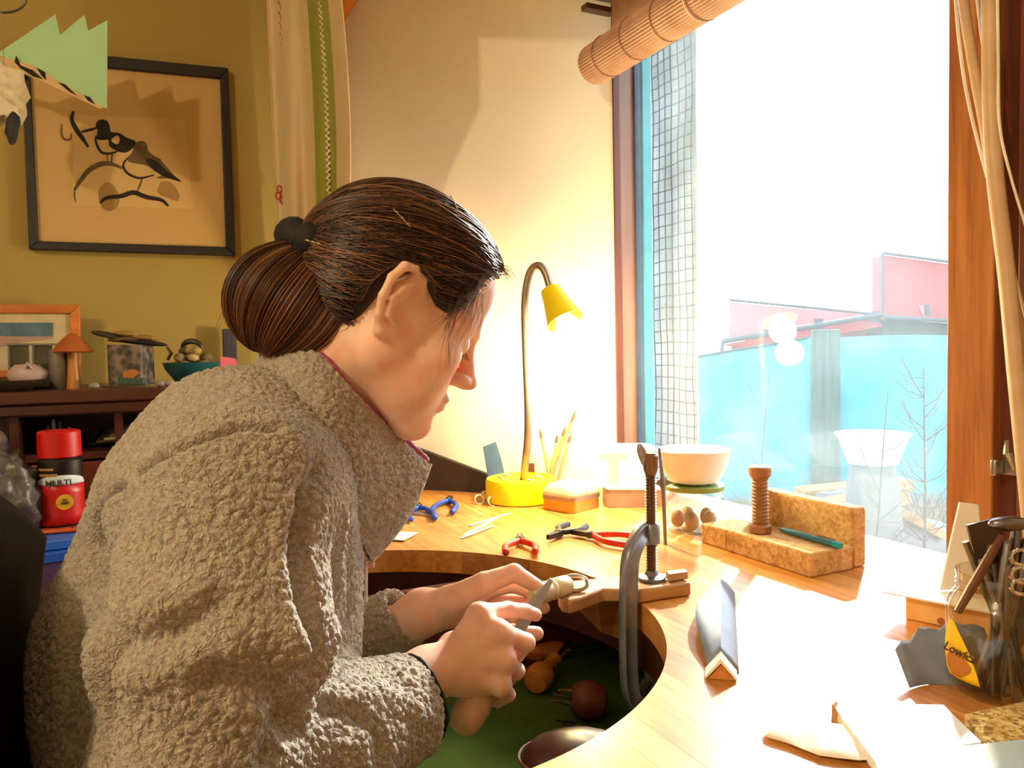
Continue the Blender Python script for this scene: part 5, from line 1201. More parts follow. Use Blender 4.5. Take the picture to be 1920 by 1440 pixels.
for j in range(NU):
    t = j / NU; a = cyc(T_, t); b_ = cyc(B_, t)
    for i in range(NV):
        v_ = i / (NV - 1); p = a.lerp(b_, v_); cc = cenT.lerp(cenB, v_); outw = (p - cc); outw.z *= .3; outw.normalize()
        g[i, j] = p + outw * (.010 * math.sin(PI * v_) * (1 if v_ < .6 else 1))
def shellgrid(g, th):
    gu = np.roll(g, -1, 1) - np.roll(g, 1, 1); gv = np.gradient(g, axis=0); n = np.cross(gu, gv); n /= np.linalg.norm(n, axis=2, keepdims=True) + 1e-12
    return n
nn_ = shellgrid(g, 0)
if np.einsum('ijk,ijk->', nn_, g - g.mean((0, 1))) < 0: nn_ = -nn_
rim = np.minimum(1, np.linspace(0, 1, NV) * 9)[:, None, None] ** .5
outer = g + nn_ * .0065 * rim; inner = g - nn_ * .0065 * rim
o1 = outer.reshape(-1, 3); curl = curls(o1)
o1 = o1 + nn_.reshape(-1, 3) * (curl * np.repeat(rim.ravel(), NU) + .002 * npnoise(o1, 40))[:, None]
V3 = np.concatenate([o1, inner[1:].reshape(-1, 3)]); idx = np.arange(NV * NU).reshape(NV, NU); idi = np.concatenate([idx[:1], NV * NU + np.arange((NV - 1) * NU).reshape(NV - 1, NU)])
def gq(ix): r_ = np.roll(ix, -1, 1); return np.stack([ix[:-1], ix[1:], r_[1:], r_[:-1]], -1).reshape(-1, 4)
Q3 = np.concatenate([gq(idx), gq(idi)[:, ::-1]]); coll = npmesh('collar', V3, Q3, fleece, jacket)
bm = bmesh.new(); bm.from_mesh(coll.data); bmesh.ops.recalc_face_normals(bm, faces=bm.faces); bm.to_mesh(coll.data); bm.free()
obj('collar_trim', M().tube([Vector(g[0, j]) for j in range(0, NU, 2)], [.0036 + .0006 * math.sin(j * .9) for j in range(0, NU, 2)], 10, closed=True), mat('plum_piping', '9c3a6c', .7, bump=.4, bs=600), jacket, smooth=180)
zp = [Vector(g[i, 0]) + (Vector(g[i, 0]) - cenT.lerp(cenB, i / NV)).normalized() * .008 for i in range(0, NV, 5)] + [P(687, 1052, .905), P(686, 1090, .90), P(686, 1130, .895)]
obj('zipper', M().tube(zp, .0022, 6), mat('zip_pale', 'd8d0c4', .4, .2), jacket)
obj('zip_pull', M().box(P(694, 1060, .905), (.010, .004, .006), frame3(_r)), mat('zip_pull_pink', 'd8a0a0', .4), jacket, bevel=.001)
o = obj('shirt_label', M().prism([P(412, 668, .90), P(440, 672, .90), P(448, 690, .90), P(414, 692, .90)], Vector(_f) * .004), mat('pink_cloth', 'e86a94', .7), person, bevel=.001)
# thread bracelet at the cuff
ca = CUR + Vector(dR) * .004; u1 = Vector(dR).orthogonal().normalized(); u2 = Vector(dR).cross(u1)
brc = []
for q in np.linspace(0, 2 * PI, 40)[:-1]: brc.append(ca + (u1 * math.cos(q) + u2 * math.sin(q)) * .0475 + Vector(dR) * .003 * math.sin(q * 3))
obj('thread_bracelet', M().tube(brc, [.0021 + .0006 * math.sin(k * 2.2) for k in range(39)], 8, closed=True).tube([P(735, 1246, .80), P(726, 1240, .795), P(722, 1232, .79)], .0012, 5), mat('thread_green_black', '1c2622', .8), person, smooth=180)
# ---- trousers, shoes (mostly hidden by the bench)
tr_ = [RC((.05, .82, .66), (.05, .96, .66), .115, .115, k=.05), RC((.06, .82, .64), (.44, .80, .62), .085, .062, k=.03), RC((.06, .97, .64), (.44, 1.02, .62), .085, .062, k=.03),
       RC((.44, .80, .60), (.40, .80, .14), .058, .048, k=.03), RC((.44, 1.02, .60), (.40, 1.03, .14), .058, .048, k=.03)]
tU = U(tr_); trm = mat('trousers_green', '33461c', .9, var=.15, bump=.4)
V_, Q_ = surface(lambda p, c=None, rad=None: smax(tU.d(p), p[:, 2] - .72, .02), (-.12, .65, .06), (.56, 1.16, .80), .009, nb=16); npmesh('trousers', V_, fixwind(V_ - V_.mean(0), Q_), trm, person)
for y in (.80, 1.03):
    V_, Q_ = surface(lambda p, c=None, rad=None, y=y: smax(U([RC((.38, y, .06), (.55, y, .045), .05, .042, k=.02), RC((.39, y, .06), (.39, y, .13), .05, .045, k=.02)]).d(p), .004 - p[:, 2], .008), (.30, y - .08, -.02), (.62, y + .08, .20), .008, nb=16)
    npmesh('shoe', V_, fixwind(V_ - V_.mean(0), Q_), mat('shoe_black', '1c1a1c', .6), person)
# ---- the file and the ring clamp with the ring
fa = P(862, 1368, .835); fb = P(962, 1200, .905); fc = P(1034, 1086, .965)
fl_ = thing('needle_file', fa, 'file with a pale wooden bulb handle held in the right hand', 'file')
d = (fb - fa); L = d.length; d.normalize()
obj('handle', M().lathe([(.004, -.004), (.013, 0), (.0185, .012), (.0190, .03), (.0155, .055), (.0125, .075), (.0130, .09), (.009, L), (.007, L + .01)], fa, d, 24), wood('file_handle_pale', 'c09878', 'd8b498', axis=2, rough=.4), fl_, smooth=180)
d2 = (fc - fb).normalized(); n_ = d2.cross(Vector(_f)).normalized()
fw = M().prism([fb + n_ * .006, fb - n_ * .006, fb.lerp(fc, .6) - n_ * .0078, fc - n_ * .003, fc + n_ * .002, fb.lerp(fc, .6) + n_ * .0078], Vector(_f) * .004)
obj('blade', fw, mat('file_grey', '9c9484', .5, .5, bump=.6, bs=1200), fl_, bevel=.0005)
ra = P(1016, 1112, .985); rb = P(1062, 1096, 1.02)
rc_ = thing('ring_clamp', ra, 'turned cream ring clamp held by the left hand over the bench pin', 'clamp'); d = (rb - ra).normalized()
obj('body', M().lathe([(.008, -.02), (.012, -.005), (.0135, .008), (.0115, .014), (.0135, .018), (.0115, .023), (.0135, .027), (.0125, (rb - ra).length), (.008, (rb - ra).length + .006)], ra, d, 24), mat('bone_cream', 'd8c8a0', .45), rc_)
rg = P(1078, 1093, 1.03); rx = Vector(_r); rz = (Vector((0, 0, .7)) + Vector(_f) * .9).normalized()
o = obj('silver_ring', M().tube([rg + rx * .017 * math.cos(q) + rz * .012 * math.sin(q) for q in np.linspace(0, 2 * PI, 40)[:-1]], .0028, 10, closed=True), mat('silver', 'c8c8c4', .2, 1), smooth=180); tag(o, 'larger silver ring being filed on the tip of the bench pin', 'ring')
# ================================================================== LEFT SIDE
# ---- the big picture on the wall
yp = YW - .022
def W2(px, py, y=yp): return PY(px, py, y)
pic = thing('framed_picture', W2(245, 290, YW), 'black-framed ink painting of two wading birds on the ochre wall', 'picture')
co = [(38, 88), (428, 127), (442, 479), (54, 467)]; ci = [(55, 112), (413, 146), (424, 463), (72, 452)]
blackf = mat('frame_black', '120d0b', .5, var=.1)
for k in range(4):
    a, b, c_, d = co[k], co[(k + 1) % 4], ci[(k + 1) % 4], ci[k]
    obj('frame_bar', M().prism([W2(*a), W2(*b), W2(*c_), W2(*d)], (0, YW - yp, 0)), blackf, pic, bevel=.002)
ypp = YW - .012
obj('mount', M().prism([PY(*p, ypp) for p in ((52, 108), (416, 142), (427, 466), (68, 455))], (0, .008, 0)), mat('paper_cream', 'b4945c', .8, var=.03, vs=6), pic)
ink = mat('ink_dark', '1e1814', .9, var=.3, vs=60, bump=0); inkw = mat('ink_wash', '5c4a34', .9, var=.3, vs=40, bump=0); lightp = mat('paper_print', 'bc9e68', .85, var=.03, bump=0)
def z3(x, y): return (40 + x * 360 / 1920, 180 + y * 240 / 1280)   # zoomed crop coordinates -> photo pixels
def ink_poly(pts, m, name, y=.0):
    cp = [Vector((*p, 0)) for p in pts]; cp = cp[-1:] + cp + cp[:2]; cp = arc_pts(cp, 4)[4:-4]; pts = [(v_.x, v_.y) for v_ in cp[:-1]]
    q = [PY(*z3(*p), ypp - .0008 - y) for p in pts]; obj(name, M().prism(q, (0, .0006, 0)), m, pic, smooth=0)
def ink_line(pts, w0, m, name, y=.0004):
    pp = arc_pts([Vector((*z3(*p), 0)) for p in pts], 6); n = len(pp); L_, R_ = [], []
    for i, p in enumerate(pp):
        t = (pp[min(i + 1, n - 1)] - pp[max(i - 1, 0)]).normalized(); s = Vector((-t.y, t.x, 0)) * w0 * (.45 + .55 * math.sin(PI * (i + .8) / (n + .6))) * .1875 / 2
        L_.append(PY(p.x + s.x, p.y + s.y, ypp - .0008 - y)); R_.append(PY(p.x - s.x, p.y - s.y, ypp - .0008 - y))
    vs = L_ + R_; vs2 = [v_ + Vector((0, .0006, 0)) for v_ in vs]; fs = [(i, i + 1, n + i + 1, n + i) for i in range(n - 1)] + [(2 * n + i, 3 * n + i, 3 * n + i + 1, 2 * n + i + 1) for i in range(n - 1)]
    obj(name, M().add(vs + vs2, fs), m, pic, smooth=0)
q = [PY(*p, ypp - .0003) for p in ((140, 215), (345, 225), (362, 392), (135, 385))]; obj('print', M().prism(q, (0, .0003, 0)), lightp, pic, smooth=0)
ink_poly([(745, 300), (765, 250), (810, 235), (860, 250), (885, 310), (900, 360), (980, 370), (1060, 420), (1140, 450), (1120, 510), (1060, 560), (980, 560), (880, 500), (870, 440), (790, 440), (750, 420), (765, 350)], ink, 'ink_bird')
ink_poly([(905, 430), (960, 395), (985, 440), (960, 480), (910, 460)], lightp, 'bird_patch', .0006)
ink_line([(745, 400), (750, 470), (800, 560), (880, 575), (960, 555)], 26, ink, 'ink_stroke'); ink_line([(600, 360), (680, 340), (760, 318)], 26, ink, 'beak')
ink_poly([(1130, 480), (1190, 450), (1250, 470), (1280, 560), (1400, 650), (1520, 780), (1605, 860), (1540, 830), (1480, 825), (1350, 820), (1400, 790), (1330, 750), (1260, 700), (1180, 680), (1080, 660), (1060, 620), (1110, 560)], inkw, 'ink_bird')
ink_poly([(1240, 640), (1330, 640), (1500, 780), (1600, 858), (1420, 800), (1330, 740)], ink, 'wing', .0006)
ink_line([(1060, 620), (1020, 690), (1060, 770), (1180, 820), (1330, 790)], 24, ink, 'ink_stroke'); ink_line([(1210, 820), (1190, 880), (1160, 950)], 18, inkw, 'bird_leg'); ink_line([(910, 570), (905, 620), (900, 670)], 18, inkw, 'bird_leg'); ink_line([(860, 570), (862, 630), (880, 670)], 12, inkw, 'bird_leg')
ink_line([(530, 940), (590, 850), (680, 740), (800, 680), (900, 680), (1010, 720)], 50, inkw, 'branch_stroke'); ink_line([(790, 1070), (850, 1020), (1000, 1000), (1120, 965), (1250, 1010), (1400, 1040), (1470, 1100)], 46, ink, 'branch_stroke')
ink_line([(520, 150), (505, 240), (560, 350), (610, 420), (670, 510)], 46, ink, 'ink_stroke'); ink_line([(405, 280), (400, 370), (430, 430), (490, 430), (500, 370)], 24, inkw, 'ink_stroke')
ink_line([(535, 900), (532, 1000), (545, 1060)], 14, inkw, 'ink_stroke'); ink_line([(1250, 590), (1330, 610), (1400, 640)], 12, inkw, 'ink_stroke')
ink_poly([(860, 860), (930, 900), (980, 1010), (960, 1110), (880, 1150), (800, 1100), (770, 980), (800, 900)], mat('ink_pale', '947444', .9, bump=0), 'ink_blot', -.0003)
ink_poly([(1400, 860), (1500, 870), (1580, 980), (1560, 1050), (1440, 1010), (1360, 960)], mat('ink_pale', '947444', .9, bump=0), 'ink_blot', -.0003)
# ---- hanging paper decoration
dm = 1.50
pap = mat('mint_paper', '9fc79a', .8, var=.06, vs=10)
hang = thing('paper_decoration', P(120, 40, dm), 'mint green paper decoration with three points hanging before the picture', 'decoration')
def dp(x, y, d=dm): return P(x, y, d)
obj('green_paper', M().prism([dp(-60, 130), dp(0, 97), dp(104, 27), dp(112, 66), dp(158, 28), dp(165, 58), dp(201, 38), dp(200, 203), dp(190, 200), dp(110, 155), dp(60, 125), dp(0, 104)], Vector(_f) * .0015), pap, hang, smooth=0)
obj('string', M().tube([dp(158, 28), dp(165, -300, dm)], .0006, 5), mat('string_grey', '8a7c60', .8), hang)
obj('edge_strip', M().prism([dp(-60, 100, dm - .004), dp(0, 105, dm - .004), dp(60, 122, dm - .004), dp(192, 200, dm - .004), dp(186, 203, dm - .004), dp(90, 158, dm - .004), dp(20, 130, dm - .004), dp(-60, 108, dm - .004)], Vector(_f) * .003), mat('strip_cream', 'c8a878', .8), hang, smooth=0)
for k, pl in enumerate((((30, 104), (38, 122), (62, 132), (80, 148), (62, 143), (38, 128), (27, 116)), ((68, 126), (84, 135), (86, 150), (78, 142)), ((108, 154), (122, 158), (145, 180), (130, 172)), ((157, 178), (168, 182), (178, 196), (164, 188)), ((35, 132), (52, 142), (52, 152), (38, 144)))):
    obj('black_mark', M().prism([dp(x, y, dm - .0055) for x, y in pl], Vector(_f) * .0012), ink, hang, smooth=0)
t = thing('paper_bird', dp(18, 190, 1.46), 'crumpled white paper bird hanging at the left edge above the shelf', 'decoration')
c = dp(10, 178, 1.46); obj('body', M().ell(c, (.036, .03, .055), n=16, m=12, noisy=.5), mat('bird_paper', 'cfc2a6', .85, bump=.6, bs=60), t, smooth=0)
c2_ = dp(24, 240, 1.45); obj('tail', M().ell(c2_, (.012, .010, .034), Matrix.Rotation(.15, 3, 'Y'), n=12, m=8, noisy=.3), mat('tail_black', '231c1c', .7), t)
obj('string', M().tube([c + Vector((0, 0, .05)), c + Vector((0, 0, .45))], .0006, 5), mat('string_grey', '8a7c60', .8), t)
rg = dp(8, -2, 1.5); t = thing('wire_hoop', rg, 'thin dark wire hoop hanging in the top left corner', 'hoop')
obj('wire', M().tube([rg + Vector(_r) * .042 * math.cos(q) + Vector((0, 0, 1)) * .026 * math.sin(q) for q in np.linspace(0, 2 * PI, 30)[:-1]], .0022, 6, closed=True), mat('hoop_grey', '3c3c42', .4, .6), t)
obj('string', M().tube([rg + Vector((0, 0, .026)), rg + Vector((0, 0, .4))], .0006, 5), mat('string_grey', '8a7c60', .8), t)
# ---- curtain
def crt(u, v_):
    """u across 0..1, v down 0..1"""
    xl = 498 + 30 * v_ ** 1.2; xr = (636 + 22 * math.sin(min(v_ * 1.6, 1) * PI * .55)) - 8 * max(0, v_ - .7)
    px = xl + (xr - xl) * u; py = -60 + 620 * v_; y = 1.915 + (1.40 + .36 * v_ - 1.915) * u ** 1.3 + .022 * math.sin(u * 17 + v_ * 1.2) * (.6 + .4 * v_)
    return PY(px, py, y)
nu, nv = 90, 40; vs = [crt(k / nu, i / nv) for i in range(nv + 1) for k in range(nu + 1)]
mb = M(); fs = []; mi = []
for i in range(nv):
    for k in range(nu): fs.append((i * (nu + 1) + k, i * (nu + 1) + k + 1, (i + 1) * (nu + 1) + k + 1, (i + 1) * (nu + 1) + k)); u_ = k / nu; mi.append(1 if .54 < u_ < .82 else 0)
mb.add(vs, fs); mb.mi = mi
cur = thing('curtain', crt(.5, 0), 'cream and green curtain with white zigzag braid hanging at the wall corner', 'curtain')
cwm = mat('curtain_cream', 'ccb68c', .9, var=.05, vs=12, bump=.3, bs=700); cgm = mat('curtain_green', '8c8c36', .9, var=.06, vs=12, bump=.3, bs=700)
o = obj('cloth', mb, [cwm, cgm], cur, smooth=180); s_ = o.modifiers.new('t', 'SOLIDIFY'); s_.thickness = .0015
def oncur(u, v_, off=-.003): p = crt(u, v_); return p + Vector((0, off, 0))
zz = [oncur(.70 + (.022 if k % 2 else -.022), k / 110, -.004) for k in range(111)]
obj('zigzag_braid', M().tube(zz, .0026, 6), mat('braid_white', 'efe6cc', .8), cur)
redt = mat('thread_red', 'b81c1c', .7)
for k in range(13): obj('red_stitch', M().tube([oncur(.17 + .01 * math.sin(k * 2), .10 + k * .0155), oncur(.155 + .03 * (k % 2), .10 + k * .0155 + .006), oncur(.18, .10 + k * .0155 + .012)], .0024 * (1 - k * .045), 6), redt, cur)
for k in range(5):
    q = k * 2 * PI / 5 - PI / 2; o = crt(.085, .685) + Vector((0, -.004, 0)); p = o + Vector((.0105 * math.cos(q), 0, .0145 * math.sin(q)))
    obj('red_petal', M().tube([p + Vector((.006 * math.cos(z_), 0, .008 * math.sin(z_))) for z_ in np.linspace(0, 2 * PI, 14)[:-1]], .0017, 6, closed=True), redt, cur)
# curtain pole bracket keeps it up
c0_, c1_ = crt(0, 0), crt(1, 0)
obj('curtain_wire', M().tube([(c0_.x, c0_.y, RCH - .004), (c1_.x, c1_.y, RCH - .004)], .003, 6), steeld, cur)
obj('cloth_top', M().prism([c0_, c1_, Vector((c1_.x, c1_.y, RCH - .004)), Vector((c0_.x, c0_.y, RCH - .004))], (.003, .003, 0)), cwm, cur)

# ---- hutch behind the person
hw = wood('hutch_wood', '32140c', '4c2214', axis=0, scale=4, rough=.35, coat=.2)
hut = thing('desk_hutch', Vector((-.4, 1.8, .93)), 'dark wooden hutch with pigeonholes along the ochre wall', 'cabinet')
HZ = 1.183
obj('top_board', M().b2((-1.2, 1.58, HZ - .022), (.36, YW - .002, HZ)), hw, hut, bevel=.003)
obj('moulding', M().b2((-1.2, 1.588, HZ - .044), (.36, 1.61, HZ - .022)), hw, hut, bevel=.004)
obj('back_board', M().b2((-1.2, YW - .02, .93), (.36, YW - .004, HZ - .022)), hw, hut)
for x in (-1.19, -.62, -.195, -.03, .345): obj('divider', M().b2((x - .007, 1.61, .93), (x + .007, YW - .02, HZ - .022)), hw, hut)
obj('shelf', M().b2((-.19, 1.62, 1.055), (.34, YW - .02, 1.068)), hw, hut)
for x0, x1 in ((-.023, .338), (-.188, -.037)): obj('drawer_front', M().b2((x0 + .004, 1.615, .94), (x1 - .004, 1.63, 1.05)), wood('drawer_wood', '4a1c12', '64281a', axis=0, scale=4, rough=.35), hut, bevel=.002)
desk = thing('writing_desk', Vector((-.5, 1.5, 0)), 'dark wooden desk under the hutch behind the seated person', 'desk')
obj('desktop', M().b2((-1.25, 1.17, .905), (.21, YW - .004, .93)), hw, desk, bevel=.003)
for x in (-1.2, .15):
    for y in (1.22, 1.9): obj('leg', M().b2((x - .03, y - .03, 0), (x + .03, y + .03, .905)), hw, desk, bevel=.003)
def onsh(px, d): p = PY(px, 700, d); return Vector((p.x, p.y, HZ))
# framed little picture leaning
yl = 1.90
def L2(px, py, y=yl): return PY(px, py, y)
sp_ = thing('small_picture', Vector((L2(60, 700).x, yl, HZ)), 'small seascape print in an orange wood frame leaning on the wall', 'picture')
ow = wood('frame_orange', 'a85c1c', 'c4742c', axis=0, scale=8, rough=.4)
lo_y = HZ; P4 = [(-70, 570), (150, 571), (152, 708), (-70, 708)]; I4 = [(-54, 587), (131, 588), (133, 694), (-54, 694)]
for k in range(4):
    pts = [L2(*P4[k]), L2(*P4[(k + 1) % 4]), L2(*I4[(k + 1) % 4]), L2(*I4[k])]
    for v_ in pts: v_.z = max(v_.z, HZ)
    obj('frame_bar', M().prism(pts, (0, .014, 0)), ow, sp_, bevel=.002)
pts = [L2(*p, yl + .006) for p in I4]
obj('mount', M().prism(pts, (0, .004, 0)), mat('mount_cream', 'b8a680', .8), sp_, smooth=0)
obj('print', M().prism([L2(*p, yl + .004) for p in ((-40, 605), (99, 605), (99, 630), (40, 631), (-40, 628))], (0, .002, 0)), mat('print_blue', '4a6470', .8, var=.25, vs=30), sp_, smooth=0)
obj('print', M().prism([L2(*p, yl + .0045) for p in ((-40, 628), (40, 631), (99, 630), (99, 634), (20, 645), (-40, 660))], (0, .002, 0)), mat('print_pink', 'a08070', .8), sp_, smooth=0)
# glass box with a shell, toadstool, pot, driftwood, bowl
gb = thing('glass_box', onsh(80, 1.78), 'small glass box holding a pale shell before the seascape', 'box')
c = onsh(80, 1.78); fr = frame3(_r)
for dx in (-.047, .0, .047): obj('edge_strip', M().box(c + fr @ Vector((dx, 0, .042)), (.004, .06, .084), fr), mat('pewter', '6c7070', .4, .6), gb)
obj('lid', M().box(c + fr @ Vector((0, 0, .086)), (.10, .062, .004), fr), mat('pewter', '6c7070', .4, .6), gb)
obj('floor_plate', M().box(c + fr @ Vector((0, 0, .002)), (.10, .062, .004), fr), mat('pewter', '6c7070', .4, .6), gb)
obj('pane', M().box(c + fr @ Vector((0, -.029, .043)), (.094, .0015, .078), fr), glass('box_glass', (.9, .93, .92, 1)), gb)
o = obj('shell', M().ell(onsh(55, 1.74) + Vector((0, -.02, .028)), (.034, .02, .022), n=16, m=10, noisy=.2), mat('shell_pink', 'a8908a', .5)); tag(o, 'pinkish shell lying beside the glass box on the hutch', 'shell'); obj('ridge', M().tube([onsh(40, 1.73) + Vector((0, -.02, .030)), onsh(55, 1.72) + Vector((0, -.022, .05)), onsh(70, 1.73) + Vector((0, -.02, .032))], .003, 6), mat('shell_ridge', 'c0aca4', .5), o)
o = obj('dark_tray', M().lathe([(.06, 0), (.085, .016), (.088, .02), (.08, .018), (.05, .006)], onsh(10, 1.72) + Vector((-.02, -.03, .0)), n=28), mat('tray_brown', '3a2a1a', .5)); tag(o, 'low dark brown dish at the left end of the hutch top', 'dish'); obj('foot', M().lathe([(.04, 0), (.04, .002)], onsh(10, 1.72) + Vector((-.02, -.03, -.0005)), n=20), mat('tray_brown', '3a2a1a', .5), o)
ts = thing('wooden_toadstool', onsh(138, 1.70), 'turned wooden toadstool ornament beside the glass box', 'ornament'); c = onsh(138, 1.70)
obj('stem', M().lathe([(.013, 0), (.012, .01), (.009, .05), (.010, .074)], c, n=20), wood('stem_orange', 'a0601c', 'bc7828', axis=2), ts)
obj('cap', M().lathe([(.006, .070), (.032, .068), (.035, .071), (.028, .082), (.018, .094), (.006, .104), (.001, .106)], c, n=28), wood('cap_brown', '7c3c14', '985020', axis=0), ts)
o = obj('silver_can', M().lathe([(.017, 0), (.018, .002), (.018, .072), (.0165, .074)], onsh(112, 1.72), n=24), mat('can_grey', '8a867c', .35, .7)); tag(o, 'small grey metal canister behind the wooden toadstool', 'canister'); obj('rim', M().lathe([(.0186, .066), (.0186, .070)], onsh(112, 1.72), n=24), mat('can_grey', '8a867c', .35, .7), o)
sg = thing('carved_pot', onsh(247, 1.70), 'dark mottled square pot topped with overhanging driftwood slices', 'pot'); c = onsh(247, 1.70)
mot = NT('mottled_clay'); v = mot.coord(); vo = mot.n('ShaderNodeTexVoronoi', i_Scale=70); mot.l(v, vo.inputs['Vector']); mot.l(mot.ramp(vo.outputs['Distance'], [(.1, lin('241b1a')), (.5, lin('4a3e3a')), (.8, lin('7c6a5c'))]), mot.b.inputs['Base Color']); mot.b.inputs['Roughness'].default_value = .6
obj('body', rbox(c, .034, .030, .004, .082, .008, fr=fr), mot.m, sg)
obj('saucer', M().lathe([(.05, 0), (.055, .004), (.048, .004)], c, n=30), mat('saucer_tan', '9a7c58', .6), sg)
for k, (dx, dz, ln, rt, cc) in enumerate(((-.035, .098, .05, .25, '3a2c20'), (.016, .088, .058, .12, '1e1614'), (-.004, .093, .04, -.05, '6c5430'), (.028, .096, .028, .1, '8a6c34'), (-.006, .103, .026, .1, '94783c'))):
    obj('driftwood', M().ell(c + fr @ Vector((dx, 0, dz)), (ln, .022, .006), fr @ Matrix.Rotation(rt, 3, 'Y'), n=16, m=8, noisy=.2), mat('driftwood_' + cc, cc, .7), sg)
obj('amber_mark', M().prism([c + fr @ Vector((x, -.0310, z)) for x, z in ((.0, .014), (.012, .012), (.030, .028), (.022, .034), (.012, .034), (-.002, .028))], fr @ Vector((0, -.0012, 0))), mat('amber_paint', 'b06a14', .5), sg)
o = obj('teal_slab', M().box(c + fr @ Vector((.018, -.038, .011)), (.05, .010, .014), fr), mat('slab_teal', '2c4a46', .4), bevel=.002); tag(o, 'small dark teal slab before the carved pot', 'slab')
bw = thing('teal_bowl', onsh(360, 1.70), 'teal bowl heaped with shells and stones on the hutch', 'bowl'); c = onsh(360, 1.72)
obj('shell', M().lathe([(.022, 0), (.03, .003), (.05, .03), (.056, .045), (.053, .045), (.047, .03), (.03, .012), (.01, .010)], c, n=36), mat('bowl_teal', '1f4c52', .3), bw)
stc = ['8a7450', '6c5636', 'a89060', '4a3a28', '94803c', '7c6848']
for k in range(15):
    q = k * 2.4; rr_ = .036 * math.sqrt((k % 8) / 8); zz_ = .040 + .014 * (k // 8) + (.014 if rr_ < .02 else 0)
    o = obj('stone', M().ell(c + Vector((rr_ * math.cos(q), rr_ * math.sin(q), zz_)), (.013, .011, .009), Matrix.Rotation(q, 3, 'Z'), n=10, m=7, noisy=.2), mat('stone_' + stc[k % 6], stc[k % 6], .7)); tag(o, 'small stone heaped in the teal bowl', 'stone', 'stones in the teal bowl')
o = obj('curved_shell', M().tube([c + fr @ Vector((.020 * math.cos(q), 0, .074 + .014 * math.sin(q))) for q in np.linspace(0, PI, 12)], [.003 + .003 * math.sin(PI * k / 11) for k in range(12)], 8), mat('shell_black', '1c1a18', .4)); tag(o, 'dark curved shell on top of the stones in the teal bowl', 'shell')
o = obj('twig', M().tube([c + fr @ Vector((-.05, 0, .050)), c + fr @ Vector((-.042, 0, .064)), c + fr @ Vector((-.052, .0, .078))], [.003, .004, .002], 6), mat('twig_tan', '7c6436', .8)); tag(o, 'tan twig sticking up at the left of the teal bowl', 'twig')
for k, x in enumerate((176, 300, 317)):
    o = obj('pebble', M().ell(onsh(x, 1.62) + Vector((0, 0, .006)), (.009, .007, .006), n=12, m=8, noisy=.2), mat('pebble_grey', '8a7c74', .6)); tag(o, ('pale pebble between the toadstool and the pot', 'grey pebble just right of the carved pot', 'grey pebble nearest the teal bowl')[k], 'pebble', 'pebbles on the hutch top')
o = thing('papers', P(420, 640, 2.0), 'dark book standing against the wall behind the hair', 'book'); c = onsh(424, 1.93)
obj('cover', M().box(c + Vector((.01, 0, .06)), (.03, .02, .12)), mat('book_dark', '2c2630', .6), o, bevel=.002); obj('page', M().box(c + Vector((.009, -.0, .06)), (.027, .016, .1215)), mat('page_grey', '9c9484', .8), o)
# papers on the hutch shelf, pens
shz = 1.068
for k, (x0, x1, y_p, rot, cc, lab) in enumerate(((165, 255, 810, .10, '4c5a40', 'dark green folder leaning lowest left on the hutch shelf'), (180, 262, 818, -.05, 'a09478', 'cream paper lying on the hutch shelf'), (195, 275, 826, .16, 'b8aa88', 'pale paper jutting out over the hutch shelf'), (205, 262, 800, .3, '6a5848', 'brown paper fan highest on the hutch shelf'))):
    p0 = PY(x0, y_p, 1.70 - .02 * k); p1 = PY(x1, y_p - 6, 1.70 - .02 * k); z = shz + .008 + .006 * k
    o = obj('paper_stack', M().prism([Vector((p0.x, p0.y, z)), Vector((p1.x, p1.y, z)), Vector((p1.x - .01, p1.y + .1, z + .02 * (k == 3))), Vector((p0.x + .02, p0.y + .12, z + .02))], (0, 0, -.004)), mat('paper_' + cc, cc, .8)); tag(o, lab, 'paper', 'papers on the hutch shelf')
# spray can
cc_ = P(118, 985, 1.27); DZ = .93; cz = .970
cn = thing('spray_can', Vector((cc_.x, cc_.y, cz)), 'red and black spray can with a red cap on the blue folders', 'can'); c = Vector((cc_.x, cc_.y, cz))
redc = mat('can_red', 'b81010', .35, var=.04); rd = .0325
HT = (P(118, 808, 1.27).z - cz)
def hz_(py): return P(118, py, 1.27 - .03).z - cz
obj('cap', M().lathe([(rd - .003, hz_(860)), (rd - .0005, hz_(858)), (rd - .001, hz_(812)), (rd - .004, hz_(809)), (.01, hz_(809))], c, n=36), redc, cn)
obj('can_body', M().lathe([(rd - .002, 0), (rd, .003), (rd, hz_(866)), (rd - .004, hz_(860))], c, n=36), mat('can_black', '16120f', .35), cn)
vd = math.atan2(-c.y, -c.x)
def cyl(a, z, r_): return c + Vector((r_ * math.cos(vd + a), r_ * math.sin(vd + a), z))
def cyp(name, fn, m, r_, nu=16, nv=4):
    vs = [cyl(a0 + (a1 - a0) * k / nu, z, r_) for i in range(nv + 1) for (z, a0, a1, zf) in [fn(i / nv)] for k in range(nu + 1) for z in [zf(k / nu) if zf else z]]
    fs = [(i * (nu + 1) + k, i * (nu + 1) + k + 1, (i + 1) * (nu + 1) + k + 1, (i + 1) * (nu + 1) + k) for i in range(nv) for k in range(nu)]
    o = obj(name, M().add(vs, fs), m, cn, smooth=180); s_ = o.modifiers.new('t', 'SOLIDIFY'); s_.thickness = .0003; return o
cyp('red_label', lambda v_: (0, -2.6, 2.6, lambda k: .003 + v_ * (hz_(905) - .003 - .004 * math.cos(k * 9))), redc, rd + .0006, 40)
cyp('white_band', lambda v_: (0, -1.4, 1.4, lambda k: hz_(912) + .016 * v_ * math.sin(PI * k) ** .5 + .002), mat('label_white', 'c8d0d8', .5), rd + .0009)
